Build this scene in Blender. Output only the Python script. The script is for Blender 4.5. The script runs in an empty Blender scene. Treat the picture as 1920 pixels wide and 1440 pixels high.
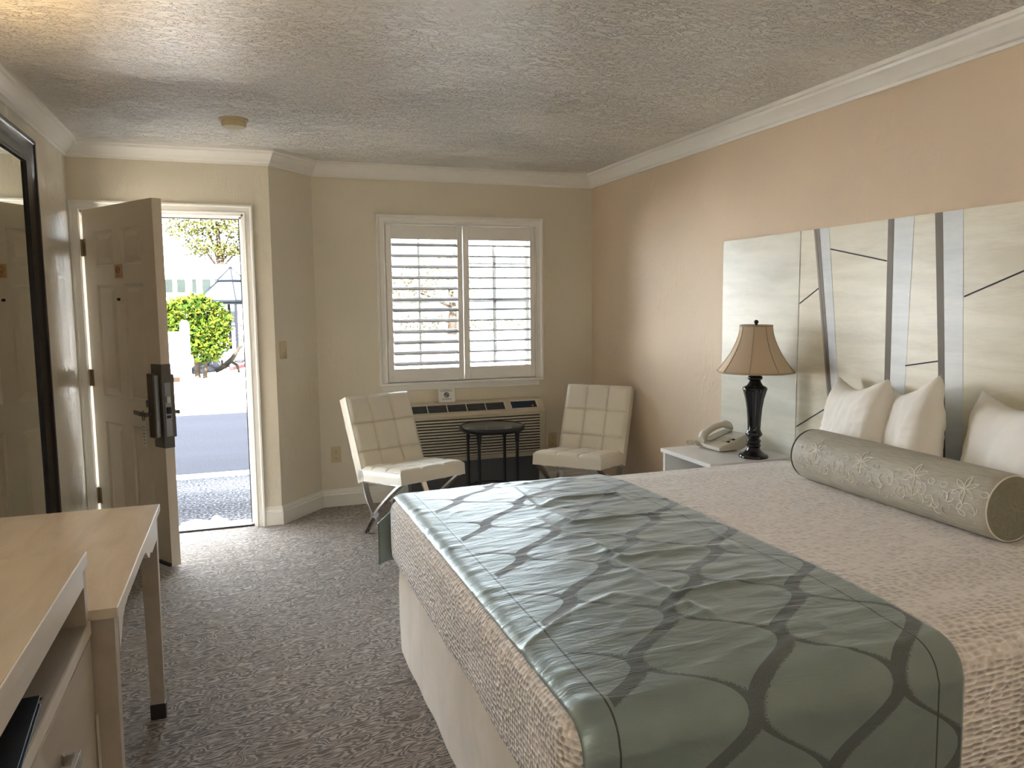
import bpy, bmesh, math, random
from math import pi, sin, cos, radians, sqrt
from mathutils import Vector, Matrix, noise
random.seed(7)
SC = bpy.context.scene
COL = SC.collection

# ------------------------------------------------------------------ materials
class NT:
    def __init__(s, name):
        m = bpy.data.materials.new(name); m.use_nodes = True
        s.m = m; s.t = m.node_tree; s.p = s.t.nodes['Principled BSDF']
    def n(s, kind, **kw):
        nd = s.t.nodes.new('ShaderNode' + kind)
        for k, v in kw.items(): setattr(nd, k, v)
        return nd
    def l(s, a, b): s.t.links.new(a, b)
    def put(s, sock, v):
        if hasattr(v, 'is_linked') or hasattr(v, 'links'): s.l(v, sock)
        else: sock.default_value = v
    def math(s, op, a, b=None, c=None, clamp=False):
        nd = s.n('Math', operation=op); nd.use_clamp = clamp
        s.put(nd.inputs[0], a)
        if b is not None: s.put(nd.inputs[1], b)
        if c is not None: s.put(nd.inputs[2], c)
        return nd.outputs[0]
    def pos(s, scale=(1, 1, 1), obj=False, rot=(0, 0, 0)):
        if obj: src = s.n('TexCoord').outputs['Object']
        else: src = s.n('NewGeometry').outputs['Position']
        mp = s.n('Mapping'); mp.inputs['Scale'].default_value = scale
        mp.inputs['Rotation'].default_value = rot
        s.l(src, mp.inputs[0]); return mp.outputs[0]
    def noise(s, vec, scale, detail=3, rough=.5, dist=0):
        nd = s.n('TexNoise'); s.l(vec, nd.inputs['Vector'])
        nd.inputs['Scale'].default_value = scale; nd.inputs['Detail'].default_value = detail
        nd.inputs['Roughness'].default_value = rough; nd.inputs['Distortion'].default_value = dist
        return nd.outputs['Fac']
    def vor(s, vec, scale, feature='F1'):
        nd = s.n('TexVoronoi', feature=feature); s.l(vec, nd.inputs['Vector'])
        nd.inputs['Scale'].default_value = scale; return nd.outputs['Distance']
    def ramp(s, fac, stops):
        nd = s.n('ValToRGB'); s.l(fac, nd.inputs[0]); e = nd.color_ramp.elements
        while len(e) < len(stops): e.new(.5)
        for i, (p, c) in enumerate(stops):
            e[i].position = p; e[i].color = (c[0], c[1], c[2], 1) if hasattr(c, '__len__') else (c, c, c, 1)
        return nd.outputs[0]
    def mix(s, fac, a, b):
        nd = s.n('Mix', data_type='RGBA'); s.put(nd.inputs[0], fac)
        for i, v in ((6, a), (7, b)):
            if isinstance(v, tuple): nd.inputs[i].default_value = (*v[:3], 1)
            else: s.l(v, nd.inputs[i])
        return nd.outputs[2]
    def bump(s, h, strength=.3, dist=.01):
        nd = s.n('Bump'); s.l(h, nd.inputs['Height'])
        nd.inputs['Strength'].default_value = strength; nd.inputs['Distance'].default_value = dist
        s.l(nd.outputs[0], s.p.inputs['Normal'])
    def col(s, v):
        if isinstance(v, tuple): s.p.inputs['Base Color'].default_value = (*v[:3], 1)
        else: s.l(v, s.p.inputs['Base Color'])
    def rough(s, v): s.put(s.p.inputs['Roughness'], v)
    def spec(s, v): s.p.inputs['Specular IOR Level'].default_value = v

def mat(name, c, rough=.5, metal=0, spec=.5, var=0, vscale=8, bump=0, bscale=200):
    t = NT(name); t.rough(rough); t.p.inputs['Metallic'].default_value = metal; t.spec(spec)
    if var:
        f = t.noise(t.pos(obj=True), vscale, 4)
        t.col(t.ramp(f, [(.3, tuple(x * (1 - var) for x in c)), (.7, tuple(min(1, x * (1 + var)) for x in c))]))
    else: t.col(c)
    if bump: t.bump(t.noise(t.pos(obj=True), bscale, 3), bump, .002)
    return t.m

def wall_mat(name, c, amt=.25, rough=.42, spec=.35):
    t = NT(name); p = t.pos()
    big = t.noise(p, 1.3, 2); t.col(t.ramp(big, [(.3, tuple(x * .96 for x in c)), (.7, tuple(min(1, x * 1.04) for x in c))]))
    a = t.noise(p, 7, 5, .55, 1.5); b = t.noise(t.pos((1, 1, .35)), 34, 3, .5, .6)
    mask = t.ramp(t.noise(p, 3.1, 2), [(.52, 0), (.66, 1)])
    ridge = t.ramp(b, [(.52, 0), (.6, 1)])
    h = t.math('ADD', t.math('MULTIPLY', ridge, t.math('MULTIPLY', mask, .5)), t.math('MULTIPLY', a, .9))
    t.bump(h, amt, .012); t.rough(rough); t.spec(spec); return t.m

M = {}
M['wall'] = wall_mat('beige_wall_paint', (.755, .70, .585))
M['wall_tan'] = wall_mat('tan_wall_paint', (.665, .54, .405), .32, .58, .25)
M['wall_gloss'] = wall_mat('beige_semi_gloss_paint', (.755, .70, .585), .6, .32, .5)
M['trim'] = mat('white_trim_paint', (.86, .845, .81), .38)
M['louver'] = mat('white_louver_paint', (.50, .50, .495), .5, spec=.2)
M['door'] = mat('cream_door_paint', (.70, .625, .52), .42)
def ceiling_mat():
    t = NT('textured_ceiling_plaster')
    def strokes(sc, th, y, dist):
        n = t.noise(t.pos((1, y, 1)), sc, 3, .5, dist); d = t.math('ABSOLUTE', t.math('SUBTRACT', n, .5))
        return t.ramp(d, [(0, 1), (th, .75), (th*1.6, 0)])
    m = t.ramp(t.noise(t.pos((1, 1.5, 1)), 6.5, 3, .6), [(.44, 0), (.54, 1)])
    m2 = t.ramp(t.noise(t.pos((1, 1.2, 1)), 1.7, 2), [(.36, .25), (.6, 1)])
    a = t.math('MULTIPLY', strokes(8.5, .024, 2.8, 2.2), m); b = t.math('MULTIPLY', strokes(15, .03, 2.6, 1.6), t.math('SUBTRACT', 1.0, m))
    h = t.math('MULTIPLY', t.math('ADD', a, t.math('MULTIPLY', b, .6)), m2)
    h = t.math('ADD', h, t.math('MULTIPLY', t.noise(t.pos(), 45, 3), .12))
    t.bump(h, 1.0, .028); t.col((.86, .835, .80)); t.rough(.42); t.spec(.4); return t.m
M['ceiling'] = ceiling_mat()
def carpet_mat():
    t = NT('patterned_carpet'); p = t.pos((1, 1, 1), rot=(0, 0, radians(-14)))
    mp = t.n('Mapping'); mp.inputs['Scale'].default_value = (.9, 3.0, 1); t.l(p, mp.inputs[0])
    n1 = t.noise(mp.outputs[0], 8.6, 2, .4, .4)
    rings = t.math('ABSOLUTE', t.math('SUBTRACT', t.math('FRACT', t.math('MULTIPLY', n1, 11)), .5))
    fine = t.noise(t.pos((1, 1, 1)), 230, 3, .7)
    f = t.math('ADD', t.math('MULTIPLY', rings, 1.5), t.math('MULTIPLY', t.math('SUBTRACT', fine, .5), .9))
    c = t.ramp(f, [(.10, (.105, .085, .072)), (.42, (.28, .24, .208)), (.70, (.48, .425, .375))])
    t.col(c); t.rough(1); t.spec(.1)
    t.p.inputs['Sheen Weight'].default_value = .3
    t.bump(f, .8, .006); return t.m
M['carpet'] = carpet_mat()
def coverlet_mat():
    t = NT('quilted_coverlet'); p = t.pos((.62, 1.25, 1.25))
    d = t.noise(t.pos(), 10, 2); cb = t.n('CombineXYZ')
    va = t.n('VectorMath', operation='ADD'); sc = t.n('VectorMath', operation='SCALE')
    t.l(d, cb.inputs[0]); t.l(d, cb.inputs[1]); sc.inputs['Scale'].default_value = .03
    t.l(cb.outputs[0], sc.inputs[0]); t.l(p, va.inputs[0]); t.l(sc.outputs[0], va.inputs[1])
    nd = t.n('TexVoronoi', feature='SMOOTH_F1'); t.l(va.outputs[0], nd.inputs['Vector']); nd.inputs['Scale'].default_value = 58
    nd.inputs['Randomness'].default_value = .5; nd.inputs['Smoothness'].default_value = .25; v = nd.outputs['Distance']
    t.col(t.ramp(v, [(.18, (.72, .665, .62)), (.55, (.91, .86, .815))]))
    t.bump(v, 1.0, .014); t.rough(.75); t.spec(.2); t.p.inputs['Sheen Weight'].default_value = .15; return t.m
M['coverlet'] = coverlet_mat()
def skirt_mat():
    t = NT('suede_bed_skirt'); f = t.noise(t.pos((1, 1, .6)), 5, 5, .6, .7)
    t.col(t.ramp(f, [(.3, (.54, .455, .355)), (.7, (.68, .595, .48))])); t.rough(.95); t.spec(.1)
    t.p.inputs['Sheen Weight'].default_value = .4; return t.m
M['skirt'] = skirt_mat()
def runner_mat(x0, x1):
    t = NT('sage_satin_with_ogee_bands')
    sx = t.n('SeparateXYZ'); t.l(t.n('UVMap').outputs[0], sx.inputs[0]); X, Y = sx.outputs[0], sx.outputs[1]
    warp = t.noise(t.pos(), 6, 2)
    ph = t.math('MULTIPLY', t.math('SUBTRACT', Y, 1.942), 2 * pi / .36)
    c = t.math('MULTIPLY', t.math('COSINE', ph), .0925)
    s_ = t.math('SINE', ph)
    cloud = t.noise(t.pos((1, .6, 1)), 300, 3, .8)
    def waves(off, sg):
        u = t.math('ADD', t.math('MULTIPLY', c, -sg), t.math('SUBTRACT', X, .855 + off))
        fr = t.math('SUBTRACT', t.math('FRACT', t.math('ADD', t.math('DIVIDE', u, .37), .5)), .5)
        d = t.math('MULTIPLY', fr, .37)
        w = t.math('MULTIPLY_ADD', s_, -.011 * sg, .0165)
        # crisp on one side, brushed out on the other
        soft = t.math('MULTIPLY', t.math('MULTIPLY', t.math('SUBTRACT', cloud, .40), .055), t.math('GREATER_THAN', d, 0))
        dd = t.math('SUBTRACT', t.math('ABSOLUTE', d), t.math('MAXIMUM', soft, 0))
        return t.math('LESS_THAN', dd, w)
    band = t.math('MAXIMUM', waves(0, 1), waves(.185, -1))
    inside = t.math('MULTIPLY', t.math('GREATER_THAN', X, x0 + .085), t.math('LESS_THAN', X, x1 + .005))
    band = t.math('MULTIPLY', band, inside)
    fineb = t.noise(t.pos(), 420, 2)
    seamA = t.math('LESS_THAN', t.math('ABSOLUTE', t.math('SUBTRACT', X, x0 + .075)), .0022)
    seamB = t.math('LESS_THAN', t.math('ABSOLUTE', t.math('SUBTRACT', X, x1 - .075)), .0022)
    seam = t.math('MAXIMUM', seamA, seamB)
    base = t.ramp(warp, [(.3, (.22, .28, .27)), (.7, (.26, .325, .312))])
    bc = t.ramp(fineb, [(.35, (.065, .080, .080)), (.65, (.115, .135, .132))])
    cc = t.mix(band, base, bc); t.col(t.mix(seam, cc, (.05, .055, .045)))
    t.rough(t.math('MULTIPLY_ADD', band, .24, .44)); t.spec(.9); t.put(t.p.inputs['Metallic'], t.math('MULTIPLY_ADD', band, -.30, .45))
    t.p.inputs['Sheen Weight'].default_value = .45; t.p.inputs['Sheen Roughness'].default_value = .4
    w2 = t.noise(t.pos((.55, 2.0, 1)), 14, 4, .55, .8)
    t.bump(t.math('SUBTRACT', t.math('ADD', w2, t.math('MULTIPLY', band, .03)), t.math('MULTIPLY', seam, .2)), .22, .02)
    return t.m
M['vinyl'] = mat('cream_vinyl', (.76, .715, .615), .36, spec=.5, bump=.08, bscale=260)
M['chrome'] = mat('polished_chrome', (.75, .75, .75), .12, 1)
M['black_gloss'] = mat('glossy_black_lacquer', (.006, .006, .008), .09, spec=.6)
M['black_wood'] = mat('black_frame_lacquer', (.008, .006, .006), .33, spec=.35)
M['black_metal'] = mat('black_painted_metal', (.012, .012, .014), .35)
M['mirror'] = mat('mirror_glass', (.86, .9, .86), .0, 1)
M['shade'] = None
def shade_mat():
    t = NT('tan_lamp_shade_fabric'); t.col((.60, .485, .355)); t.rough(.85); t.spec(.2)
    t.bump(t.noise(t.pos(obj=True), 500, 2), .1, .001)
    return t.m
M['shade'] = shade_mat(); M['shade_trim'] = mat('tan_shade_binding', (.45, .355, .25), .8)
M['ac'] = mat('almond_plastic', (.55, .49, .38), .5); M['ac_light'] = mat('almond_plastic_bezel', (.62, .57, .46), .45)
M['dark'] = mat('dark_recess', (.02, .019, .018), .8); M['dark_slat'] = mat('grey_vent_slat', (.10, .10, .11), .5)
M['panel_glass'] = mat('dark_blue_display', (.012, .028, .06), .18)
M['orange'] = mat('orange_button', (.6, .2, .05), .5)
M['almond'] = mat('almond_switch_plastic', (.62, .53, .34), .4)
M['paper'] = mat('white_paper', (.78, .78, .74), .7); M['ink'] = mat('dark_ink', (.02, .02, .03), .7); M['ink_grey'] = mat('grey_print', (.3, .32, .36), .8)
M['gold'] = mat('brass_sign_plate', (.52, .35, .17), .4, .3); M['redbrown'] = mat('red_print', (.40, .12, .05), .6)
M['steel'] = mat('dark_satin_steel', (.14, .125, .11), .36, .9); M['steel_light'] = mat('satin_nickel', (.30, .29, .29), .3, .9)
M['brass'] = mat('aged_brass', (.32, .25, .14), .4, .9)
M['pillow'] = mat('white_pillow_cotton', (.88, .855, .80), .85, spec=.2, bump=.25, bscale=26)
def bolster_mat(name, c):
    t = NT(name); f = t.noise(t.pos((1, .06, 1), obj=True), 260, 3, .6)
    t.col(t.ramp(f, [(.3, tuple(x * .8 for x in c)), (.7, tuple(x * 1.15 for x in c))]))
    t.rough(.55); t.spec(.4); t.bump(f, .12, .002); return t.m
M['bolster'] = bolster_mat('silver_sage_silk', (.44, .415, .345)); M['bolster_end'] = mat('olive_sage_silk', (.25, .24, .175), .6)
M['thread'] = mat('pale_thread', (.80, .77, .70), .6); M['piping_dark'] = mat('grey_piping', (.16, .155, .12), .6)
def art_mat(name, c1, c2):
    t = NT(name); f = t.noise(t.pos((.4, .5, 3.5)), 3.2, 5, .6, .3); g = t.noise(t.pos((1, 1, 9)), 26, 3)
    h = t.math('ADD', t.math('MULTIPLY', f, .85), t.math('MULTIPLY', g, .15))
    t.col(t.ramp(h, [(.36, c1), (.62, c2)])); t.rough(.30); t.spec(.45); return t.m
M['art_cream'] = art_mat('cream_brushed_canvas', (.60, .555, .43), (.76, .725, .60))
M['art_pale'] = art_mat('pale_grey_green_canvas', (.60, .60, .52), (.74, .735, .65))
M['art_blue'] = art_mat('pale_blue_band', (.53, .57, .60), (.66, .70, .72))
M['art_brown'] = mat('taupe_band', (.13, .108, .078), .5); M['art_brown_l'] = mat('light_taupe_band', (.25, .215, .165), .5)
def wood_mat(name, c1, c2, rough=.22):
    t = NT(name); f = t.noise(t.pos((2.2, .5, 2), rot=(0, 0, radians(25))), 5, 4, .55, 1.2)
    t.col(t.ramp(f, [(.3, c1), (.7, c2)])); t.rough(rough); t.spec(.5); return t.m
M['wood'] = wood_mat('pale_maple_laminate', (.60, .50, .375), (.72, .615, .48))
M['wood_side'] = wood_mat('greyed_maple_paint', (.40, .34, .265), (.47, .405, .325), .4)
M['wood_edge'] = mat('pale_laminate_edge', (.68, .62, .54), .35)
M['wood_dark'] = mat('dark_foot_block', (.03, .022, .018), .5)
M['binder'] = mat('black_leatherette', (.006, .007, .012), .4); M['white_gloss'] = mat('white_lacquer', (.74, .735, .71), .2)
M['phone'] = mat('ivory_phone_plastic', (.56, .51, .42), .42); M['phone_grey'] = mat('grey_phone_keys', (.34, .32, .25), .5); M['phone_card'] = mat('printed_phone_card', (.62, .62, .57), .4)
def marble_mat():
    t = NT('black_marble_top'); f = t.noise(t.pos(obj=True), 9, 6, .6, 1.8)
    t.col(t.ramp(f, [(.44, (.035, .035, .045)), (.5, (.14, .14, .16)), (.54, (.035, .035, .045))])); t.rough(.14); return t.m
M['marble'] = marble_mat()
def glass_mat():
    t = NT('clear_window_glass'); tr = t.n('BsdfTransparent'); gl = t.n('BsdfGlossy'); gl.inputs['Roughness'].default_value = 0
    fr = t.n('Fresnel'); fr.inputs[0].default_value = 1.45; mx = t.n('MixShader')
    t.l(fr.outputs[0], mx.inputs[0]); t.l(tr.outputs[0], mx.inputs[1]); t.l(gl.outputs[0], mx.inputs[2])
    t.l(mx.outputs[0], t.t.nodes['Material Output'].inputs['Surface']); return t.m
M['glass'] = glass_mat()
def speck_mat(name, stops, scale, rough=.9, bump=.3):
    t = NT(name); f = t.noise(t.pos(), scale, 4, .75); g = t.noise(t.pos((.3, 1, 1)), 1.4, 3)
    t.col(t.ramp(t.math('ADD', t.math('MULTIPLY', f, .8), t.math('MULTIPLY', g, .2)), stops)); t.rough(rough); t.spec(.0)
    t.bump(f, bump, .01); return t.m
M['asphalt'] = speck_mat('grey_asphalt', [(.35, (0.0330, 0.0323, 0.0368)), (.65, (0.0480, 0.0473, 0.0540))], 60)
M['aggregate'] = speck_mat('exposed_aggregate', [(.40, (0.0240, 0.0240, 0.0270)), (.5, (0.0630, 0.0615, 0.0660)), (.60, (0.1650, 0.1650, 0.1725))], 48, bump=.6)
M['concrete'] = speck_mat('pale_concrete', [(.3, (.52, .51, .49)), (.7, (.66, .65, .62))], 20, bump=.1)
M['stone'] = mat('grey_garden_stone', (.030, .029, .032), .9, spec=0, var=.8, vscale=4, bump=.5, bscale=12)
M['white_out'] = mat('white_exterior_paint', (.8, .8, .78), .7)
M['red_curb'] = mat('red_curb_paint', (.028, .012, .012), .7, spec=0)
M['gaz_roof'] = mat('blue_grey_roof_sheet', (0.0128, 0.0168, 0.0203), .6, spec=.05); M['gaz_metal'] = mat('dark_blue_grey_metal', (0.0018, 0.0021, 0.0033), .7, spec=.05)
M['bldg_glass'] = mat('dull_window_pane', (0.0120, 0.0158, 0.0147), .6, spec=.05); M['roof_out'] = mat('pale_roof_shingle', (0.9000, 0.8850, 0.8550), .9, var=.1, vscale=3)
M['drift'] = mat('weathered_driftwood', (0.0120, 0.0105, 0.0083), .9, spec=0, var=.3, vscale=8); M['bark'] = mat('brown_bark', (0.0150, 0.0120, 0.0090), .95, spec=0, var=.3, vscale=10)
M['board'] = mat('brown_board', (.009, .006, .004), .8, spec=0); M['cloth'] = mat('crumpled_white_cloth', (.74, .76, .80), .9)
def leaf_mat(name, c1, c2, c3):
    t = NT(name); r = t.n('NewGeometry').outputs['Random Per Island']
    t.col(t.ramp(r, [(0, c1), (.5, c2), (1, c3)])); t.rough(.8); t.spec(.02)
    return t.m
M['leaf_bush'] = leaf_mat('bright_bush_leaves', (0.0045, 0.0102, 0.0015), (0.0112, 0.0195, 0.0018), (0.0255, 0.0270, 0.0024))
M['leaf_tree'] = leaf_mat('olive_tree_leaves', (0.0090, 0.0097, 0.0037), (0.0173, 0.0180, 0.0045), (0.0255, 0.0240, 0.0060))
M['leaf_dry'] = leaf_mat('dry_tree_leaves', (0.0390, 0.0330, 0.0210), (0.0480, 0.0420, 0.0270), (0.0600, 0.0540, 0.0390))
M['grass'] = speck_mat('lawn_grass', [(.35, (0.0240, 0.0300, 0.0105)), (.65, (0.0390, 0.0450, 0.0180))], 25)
M['rubber'] = mat('black_rubber', (.015, .015, .017), .6)

# ------------------------------------------------------------------ mesh builder
class MB:
    def __init__(s): s.v = []; s.f = []; s.uv = None
    def add(s, vs, fs):
        o = len(s.v); s.v += [Vector(p) for p in vs]; s.f += [[i + o for i in f] for f in fs]; return s
    def box(s, x0, x1, y0, y1, z0, z1):
        return s.add([(x0,y0,z0),(x1,y0,z0),(x1,y1,z0),(x0,y1,z0),(x0,y0,z1),(x1,y0,z1),(x1,y1,z1),(x0,y1,z1)],
            [(0,3,2,1),(4,5,6,7),(0,1,5,4),(1,2,6,5),(2,3,7,6),(3,0,4,7)])
    def prism(s, poly, plane, a, b):
        def P(p, t):
            return {'xy': (p[0], p[1], t), 'xz': (p[0], t, p[1]), 'yz': (t, p[0], p[1])}[plane]
        n = len(poly); vs = [P(p, a) for p in poly] + [P(p, b) for p in poly]
        return s.add(vs, [tuple(range(n)), tuple(range(2*n-1, n-1, -1))] + [(i, (i+1) % n, (i+1) % n + n, i+n) for i in range(n)])
    def loft(s, rings, closed=True, cap0=True, cap1=True):
        n = len(rings[0]); vs = [p for r in rings for p in r]; fs = []
        for k in range(len(rings)-1):
            for i in range(n if closed else n-1):
                j = (i+1) % n; fs.append((k*n+i, k*n+j, (k+1)*n+j, (k+1)*n+i))
        if cap0: fs.append(tuple(range(n-1, -1, -1)))
        if cap1: fs.append(tuple(range((len(rings)-1)*n, len(rings)*n)))
        return s.add(vs, fs)
    def lathe(s, prof, cx=0, cy=0, seg=32, sq=None):
        rings = []
        for r, z in prof:
            rings.append([(cx + r*cos(2*pi*i/seg), cy + r*sin(2*pi*i/seg), z) for i in range(seg)])
        return s.loft(rings)
    def tube(s, pts, r, seg=8, closed=False):
        pts = [Vector(p) for p in pts]; n = len(pts); rs = r if isinstance(r, (list, tuple)) else [r]*n
        rings = []; up = None
        for i, p in enumerate(pts):
            a = pts[(i-1) % n] if (closed or i) else p; b = pts[(i+1) % n] if (closed or i < n-1) else p
            d = (b - a)
            if d.length < 1e-9: d = Vector((0, 0, 1))
            d.normalize()
            if up is None: up = d.orthogonal()
            up = (up - d * up.dot(d))
            if up.length < 1e-6: up = d.orthogonal()
            up.normalize(); q = d.cross(up)
            rings.append([p + (up*cos(2*pi*k/seg) + q*sin(2*pi*k/seg)) * rs[i] for k in range(seg)])
        if closed: return s.loft(rings + [rings[0]], cap0=False, cap1=False)
        return s.loft(rings)
    def grid(s, nu, nv, fn, closeu=False):
        vs = [fn(i/(nu if closeu else nu-1), j/(nv-1)) for j in range(nv) for i in range(nu)]
        fs = []
        for j in range(nv-1):
            for i in range(nu if closeu else nu-1):
                k = (i+1) % nu; fs.append((j*nu+i, j*nu+k, (j+1)*nu+k, (j+1)*nu+i))
        return s.add(vs, fs)
    def sweep(s, path, prof, f3, closed=False, ends=None):
        """mitred sweep of prof [(offset to the right, height)] along a 2d path"""
        path = [Vector(p) for p in path]; n = len(path); rings = []
        for i in range(n):
            a = path[(i-1) % n] if (closed or i) else None; b = path[(i+1) % n] if (closed or i < n-1) else None
            d1 = (path[i]-a).normalized() if a is not None else None; d2 = (b-path[i]).normalized() if b is not None else None
            if d1 is None: d1 = d2
            if d2 is None: d2 = d1
            n1 = Vector((d1.y, -d1.x)); n2 = Vector((d2.y, -d2.x)); m = (n1+n2)/(1+n1.dot(n2))
            rings.append([f3(path[i] + m*o, h) for o, h in prof])
        if closed: rings.append(rings[0]); return s.loft(rings, cap0=False, cap1=False)
        return s.loft(rings)
    def sphere(s, c, r, seg=16, rz=None):
        rz = rz or r; prof = [(max(1e-4, r*sin(pi*k/(seg//2))), c[2] - rz*cos(pi*k/(seg//2))) for k in range(seg//2+1)]
        return s.lathe(prof, c[0], c[1], seg)
    def xf(s, m):
        s.v = [m @ p for p in s.v]; return s
    def build(s, name, m, parent=None, smooth=False, bevel=0, bseg=2, origin=None, kind=None, angle=None, subsurf=0):
        me = bpy.data.meshes.new(name); mesh_v = s.v
        o = bpy.data.objects.new(name, me)
        if parent is not None:
            inv = WM[parent.name].inverted(); loc = None; mesh_v = [inv @ p for p in s.v]
        else:
            if origin is None:
                xs = [p.x for p in s.v]; ys = [p.y for p in s.v]; zs = [p.z for p in s.v]
                origin = Vector(((min(xs)+max(xs))/2, (min(ys)+max(ys))/2, min(zs)))
            loc = Vector(origin); mesh_v = [p - loc for p in s.v]
        me.from_pydata([tuple(p) for p in mesh_v], [], s.f)
        if s.uv:
            ul = me.uv_layers.new(name='UVMap')
            for lp in me.loops: ul.data[lp.index].uv = s.uv[lp.vertex_index]
        bm = bmesh.new(); bm.from_mesh(me); bmesh.ops.recalc_face_normals(bm, faces=bm.faces); bm.to_mesh(me); bm.free()
        if smooth:
            for p in me.polygons: p.use_smooth = True
        me.materials.append(m); COL.objects.link(o)
        WM[o.name] = Matrix.Identity(4)
        if parent is not None:
            o.parent = parent; WM[o.name] = WM[parent.name].copy()
        else:
            o.location = loc; WM[o.name] = Matrix.Translation(loc)
        if smooth and angle:
            me.set_sharp_from_angle(angle=radians(angle))
        if bevel:
            b = o.modifiers.new('Bevel', 'BEVEL'); b.width = bevel; b.segments = bseg; b.limit_method = 'ANGLE'; b.angle_limit = radians(40)
        if subsurf:
            q = o.modifiers.new('Subd', 'SUBSURF'); q.levels = subsurf; q.render_levels = subsurf
        if kind: o['kind'] = kind
        return o
WM = {}
def thing(name, label, cat, loc=(0, 0, 0), rz=0, group=None):
    o = bpy.data.objects.new(name, None); COL.objects.link(o); o.location = loc; o.rotation_euler = (0, 0, rz)
    o.empty_display_size = .05
    o['label'] = label; o['category'] = cat
    if group: o['group'] = group
    WM[o.name] = Matrix.Translation(Vector(loc)) @ Matrix.Rotation(rz, 4, 'Z'); return o
def tag(o, label, cat, group=None):
    o['label'] = label; o['category'] = cat
    if group: o['group'] = group
    return o
def dup(root, loc, rz, label, group=None):
    r = root.copy(); COL.objects.link(r); r.location = loc; r.rotation_euler = (0, 0, rz); r['label'] = label
    if group: r['group'] = group
    for ch in list(root.children):
        c = ch.copy(); COL.objects.link(c); c.parent = r
        for g in list(ch.children):
            d = g.copy(); COL.objects.link(d); d.parent = c
    return r
S = dict(kind='structure')
def bx(*a): return MB().box(*a)

# ------------------------------------------------------------------ dimensions
XL, XR, YD, YW, YB, H = -.938, 2.645, 5.286, 5.63, -2.4, 2.44
K1, K2 = .208, .504
DL, DR, DT = -.880, .043, 2.034           # door opening
WL, WR, WB, WT = 1.005, 2.157, .880, 2.036 # window opening

# ------------------------------------------------------------------ room shell
MB().prism([(XL-.15, YB-.15), (XL-.15, YD+.02), (K1, YD+.02), (K2, YW+.02), (XR+.15, YW+.02), (XR+.15, YB-.15)], 'xy', -.1, 0).build('floor', M['carpet'], **S)
bx(XL-.15, XR+.15, YB-.15, YW+.16, H, H+.12).build('ceiling', M['ceiling'], **S)
bx(XL-.15, XL, YB-.15, YD+.15, 0, H).build('wall_left', M['wall_gloss'], **S)
bx(XR, XR+.15, YB-.15, YW+.15, 0, H).build('wall_right', M['wall_tan'], **S)
bx(XL, XR, YB-.15, YB, 0, H).build('wall_rear', M['wall'], **S)
MB().box(XL, DL, YD, YD+.15, 0, H).box(DL, DR, YD, YD+.15, DT, H).box(DR, K1, YD, YD+.15, 0, H).build('wall_door', M['wall'], **S)
MB().prism([(K1, YD), (K2, YW), (K2, YW+.15), (K1, YD+.15)], 'xy', 0, H).build('wall_angled', M['wall'], **S)
MB().box(K2, WL, YW, YW+.15, 0, H).box(WR, XR, YW, YW+.15, 0, H).box(WL, WR, YW, YW+.15, 0, WB).box(WL, WR, YW, YW+.15, WT, H).build('wall_window', M['wall'], **S)
crown = [(0, -.098), (.011, -.098), (.013, -.086), (.024, -.080), (.034, -.064), (.050, -.046), (.062, -.034), (.066, -.022), (.078, -.018), (.080, 0), (0, 0)]
P5 = [(XL, YB), (XL, YD), (K1, YD), (K2, YW), (XR, YW), (XR, YB)]
def mitre_seg(P, i, prof, z0, name, m):
    """one wall's run of moulding, mitred into its neighbours"""
    path = [Vector(p) for p in P]; rings = []
    for k in (i, i+1):
        d = (path[i+1]-path[i]).normalized(); a = path[k-1] if k > 0 else None; b = path[k+1] if k < len(path)-1 else None
        d1 = (path[k]-a).normalized() if a is not None else d; d2 = (b-path[k]).normalized() if b is not None else d
        n1 = Vector((d1.y, -d1.x)); n2 = Vector((d2.y, -d2.x)); mm = (n1+n2)/(1+n1.dot(n2))
        rings.append([((path[k]+mm*o).x, (path[k]+mm*o).y, z0+h) for o, h in prof])
    return MB().loft(rings).build(name, m, **S)
for i in range(5): mitre_seg(P5, i, crown, H, 'trim_%d' % (i+1), M['trim'])
base = [(0, 0), (.016, 0), (.016, .086), (.011, .094), (.011, .104), (.006, .112), (.004, .126), (0, .126)]
B1 = [(XL, YB), (XL, YD)]; mitre_seg(B1, 0, base, 0, 'baseboard_left', M['trim'])
B2 = [(DR+.058, YD), (K1, YD), (K2, YW), (XR, YW), (XR, YB)]
for i, nm in enumerate(('door', 'angled', 'window', 'right')): mitre_seg(B2, i, base, 0, 'baseboard_' + nm, M['trim'])
# door casing, jamb, sill
cas = [(0, 0), (0, .012), (.010, .016), (.014, .011), (.040, .014), (.046, .021), (.056, .021), (.058, 0)]
fD = lambda p, h: (p.x, YD - h, p.y)
MB().sweep([(DL, 0), (DL, DT), (DR, DT), (DR, 0)], [(-o, h) for o, h in cas], fD).build('trim_6', M['trim'], smooth=False, **S)
MB().box(DL, DL+.012, YD, YD+.155, 0, DT).box(DR-.012, DR, YD, YD+.155, 0, DT).box(DL, DR, YD, YD+.155, DT-.012, DT)\
    .box(DR-.024, DR-.012, YD+.06, YD+.10, 0, DT-.012).box(DL+.012, DL+.024, YD+.06, YD+.10, 0, DT-.012).box(DL+.012, DR-.012, YD+.06, YD+.10, DT-.024, DT-.012).build('trim_7', M['trim'], **S)
MB().box(DR-.030, DR-.024, YD+.062, YD+.075, 0, DT-.024).box(DL+.024, DR-.024, YD+.062, YD+.075, DT-.030, DT-.024).build('trim_8', M['rubber'], **S)
bx(DL+.012, DR-.012, YD+.02, YD+.045, -.02, .012).build('trim_9', M['rubber'], **S)
bx(DL+.012, DR-.012, YD+.045, YD+.17, -.06, .010).build('trim_10', M['white_out'], **S)

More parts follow.
